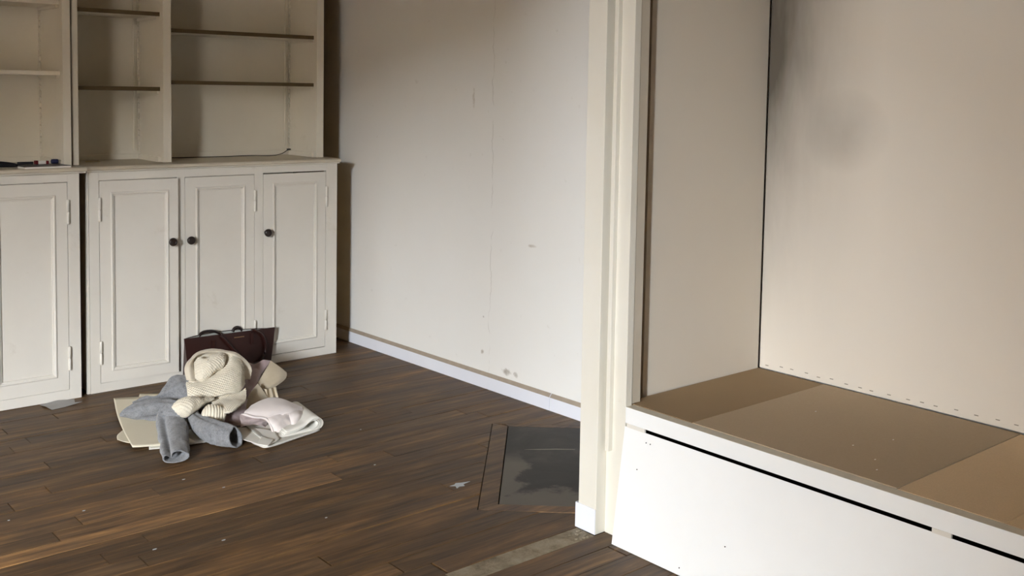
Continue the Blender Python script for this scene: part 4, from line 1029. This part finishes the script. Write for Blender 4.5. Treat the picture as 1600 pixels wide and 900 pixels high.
# grey sweater
gs = thing('grey_sweater', (1.55, 3.6, .004), 'grey felted wool sweater in a heap with two sleeves stretched over the papers', 'sweater')
lump('body', D['g_mound'], MAT['grey_wool'], gs, 40, 60, (.012, 12, 3), fold=[(1.0, .012, .35), (2.1, .01, .3)])
lump('body_fold', D['g_fold'], MAT['grey_wool'], gs, 40, 60, (.007, 14, 5), fold=[(1.2, .006, .25)])
lump('hem', D['g_under'], MAT['grey_wool'], gs, 24, 30, (.002, 14, 8))
lump('sleeve', D['g_sleeve'], MAT['grey_wool'], gs, 56, 70, (.006, 16, 11), open_end=True, power=.8, fold=[(.95, .020, .22), (1.7, -.004, .5)])
lump('sleeve', D['g_sleeve2'], MAT['grey_wool'], gs, 56, 60, (.006, 16, 17), open_end=True, power=.85, fold=[(1.1, .006, .3)])

# pale newspaper folded over at its right end
npp = thing('newspaper', (1.8, 3.42, .002), 'folded newspaper lying under the pale pink sweatshirt, its fold to the right', 'newspaper')
prof = crspline(D['n_prof'], 70)
tn = np.gradient(prof, axis=0); tn /= np.linalg.norm(tn, axis=1, keepdims=True)
vw = np.array([0.0, 1.0, 0.0])
nn = np.cross(tn, vw); nn /= np.linalg.norm(nn, axis=1, keepdims=True)
ext = np.array([.035, .225, .0])
for li in range(4):
    Q = prof - nn * (.0026 * (li - 1.0))
    Q[:, 2] = np.maximum(Q[:, 2], .006 + .0022 * li)
    rows = np.array([Q + ext * s + np.array([0.004 * li, 0, 0]) for s in np.linspace(0, 1, 8)])
    bm = bmesh.new(); NN = np.repeat(nn[None], 8, 0); sheet_mesh(bm, rows, NN, .0019)
    obj('pages', bm, MAT['newsprint' if li % 2 else 'news_edge'], npp, True)
for key, mk, nm in (('n_base', 'news_edge', 'pages'), ('n_flat', 'newsprint', 'pages'), ('n_flap', 'paper_white', 'turned_corner')):
    P = surf(D[key], 24, 16); N = np.zeros_like(P); N[..., 2] = 1
    P = rumple(P, N, .002, 9, 4)
    th_ = .006 if key == 'n_base' else .0022
    P[..., 2] = np.maximum(P[..., 2], th_ + .002)
    bm = bmesh.new(); sheet_mesh(bm, P, N, th_); obj(nm, bm, MAT[mk], npp, True)

# garment of dusty mauve cotton with beige facing
mv = thing('garment', (1.9, 3.75, .004), 'dusty mauve garment with beige facings crumpled between knit sweater and handbag', 'garment')
cloth('body', D['m_main'], MAT['mauve'], mv, 44, 44, .004, (.008, 13, 2))
cloth('facing', D['m_flap'], MAT['beige_facing'], mv, 40, 40, .003, (.002, 10, 4), label='beige facing turned outward')
cloth('facing', D['m_flap2'], MAT['beige_facing'], mv, 40, 40, .003, (.004, 12, 6), label='beige facing turned outward')
cloth('hem', D['m_pleat'], MAT['beige_facing'], mv, 50, 24, .003, (.002, 20, 8))
cloth('sleeve', D['m_low'], MAT['mauve'], mv, 44, 40, .004, (.010, 16, 9))

# pale pink sweatshirt
ps = thing('sweatshirt', (1.82, 3.42, .02), 'pale pink fleece sweatshirt folded into a dome on the newspaper', 'sweatshirt')
cloth('inside', D['p_under'], MAT['pink_inside'], ps, 40, 40, .004, (.008, 18, 3), label='mauve inside of the sweatshirt')
cloth('front_panel', D['p_front'], MAT['pale_pink'], ps, 40, 36, .004, (.004, 14, 5))
cloth('body', D['p_top'], MAT['pale_pink'], ps, 60, 44, .005, (.0012, 8, 7))
cloth('side_panel', D['p_side'], MAT['pale_pink'], ps, 36, 40, .004, (.002, 9, 7))
bm = bmesh.new(); tube(bm, [tuple(p) for p in crspline(D['p_rim'], 60)], .0042, 10); obj('edge_band', bm, MAT['pale_pink'], ps, True)

# cream chunky knit sweater on top
ck = thing('knit_sweater', (1.72, 3.68, .03), 'cream chunky knit sweater crumpled on top of the heap', 'sweater')
KN = (.0062, .0016)
b_ = bmesh.new()
(c1, c2) = D['c_core']
bmesh.ops.create_icosphere(b_, subdivisions=4, radius=1, matrix=Matrix.Translation((1.745, 3.83, .075)) @ Matrix.Diagonal((.10, .05, .075, 1)))
for v_ in b_.verts: v_.co += v_.co.normalized() * .008 * mnoise.noise(v_.co * 14)
obj('inner_folds', b_, MAT['cream_knit'], ck, True)
cloth('body', D['c_panel'], MAT['cream_knit'], ck, 160, 110, .010, (.0035, 12, 2), stitch=KN)
cloth('hem_fold', D['c_fold'], MAT['cream_knit'], ck, 130, 90, .008, (.003, 12, 3), stitch=KN)
lump('sleeve', D['c_low'], MAT['cream_knit'], ck, 80, 100, (.006, 14, 4), stitch=KN)
cloth('inner_folds', D['c_back'], MAT['cream_knit'], ck, 60, 50, .006, (.006, 14, 8))
cloth('collar', D['c_collar'], MAT['cream_rib'], ck, 160, 24, .006, (.003, 12, 5), rib=(.006, .0006, 1))
lump('collar_roll', D['c_roll'], MAT['cream_knit'], ck, 80, 100, (.004, 18, 6), stitch=KN)
lump('cuff', D['c_rib'], MAT['cream_knit'], ck, 60, 110, (.003, 12, 7), rib=(.011, .004))
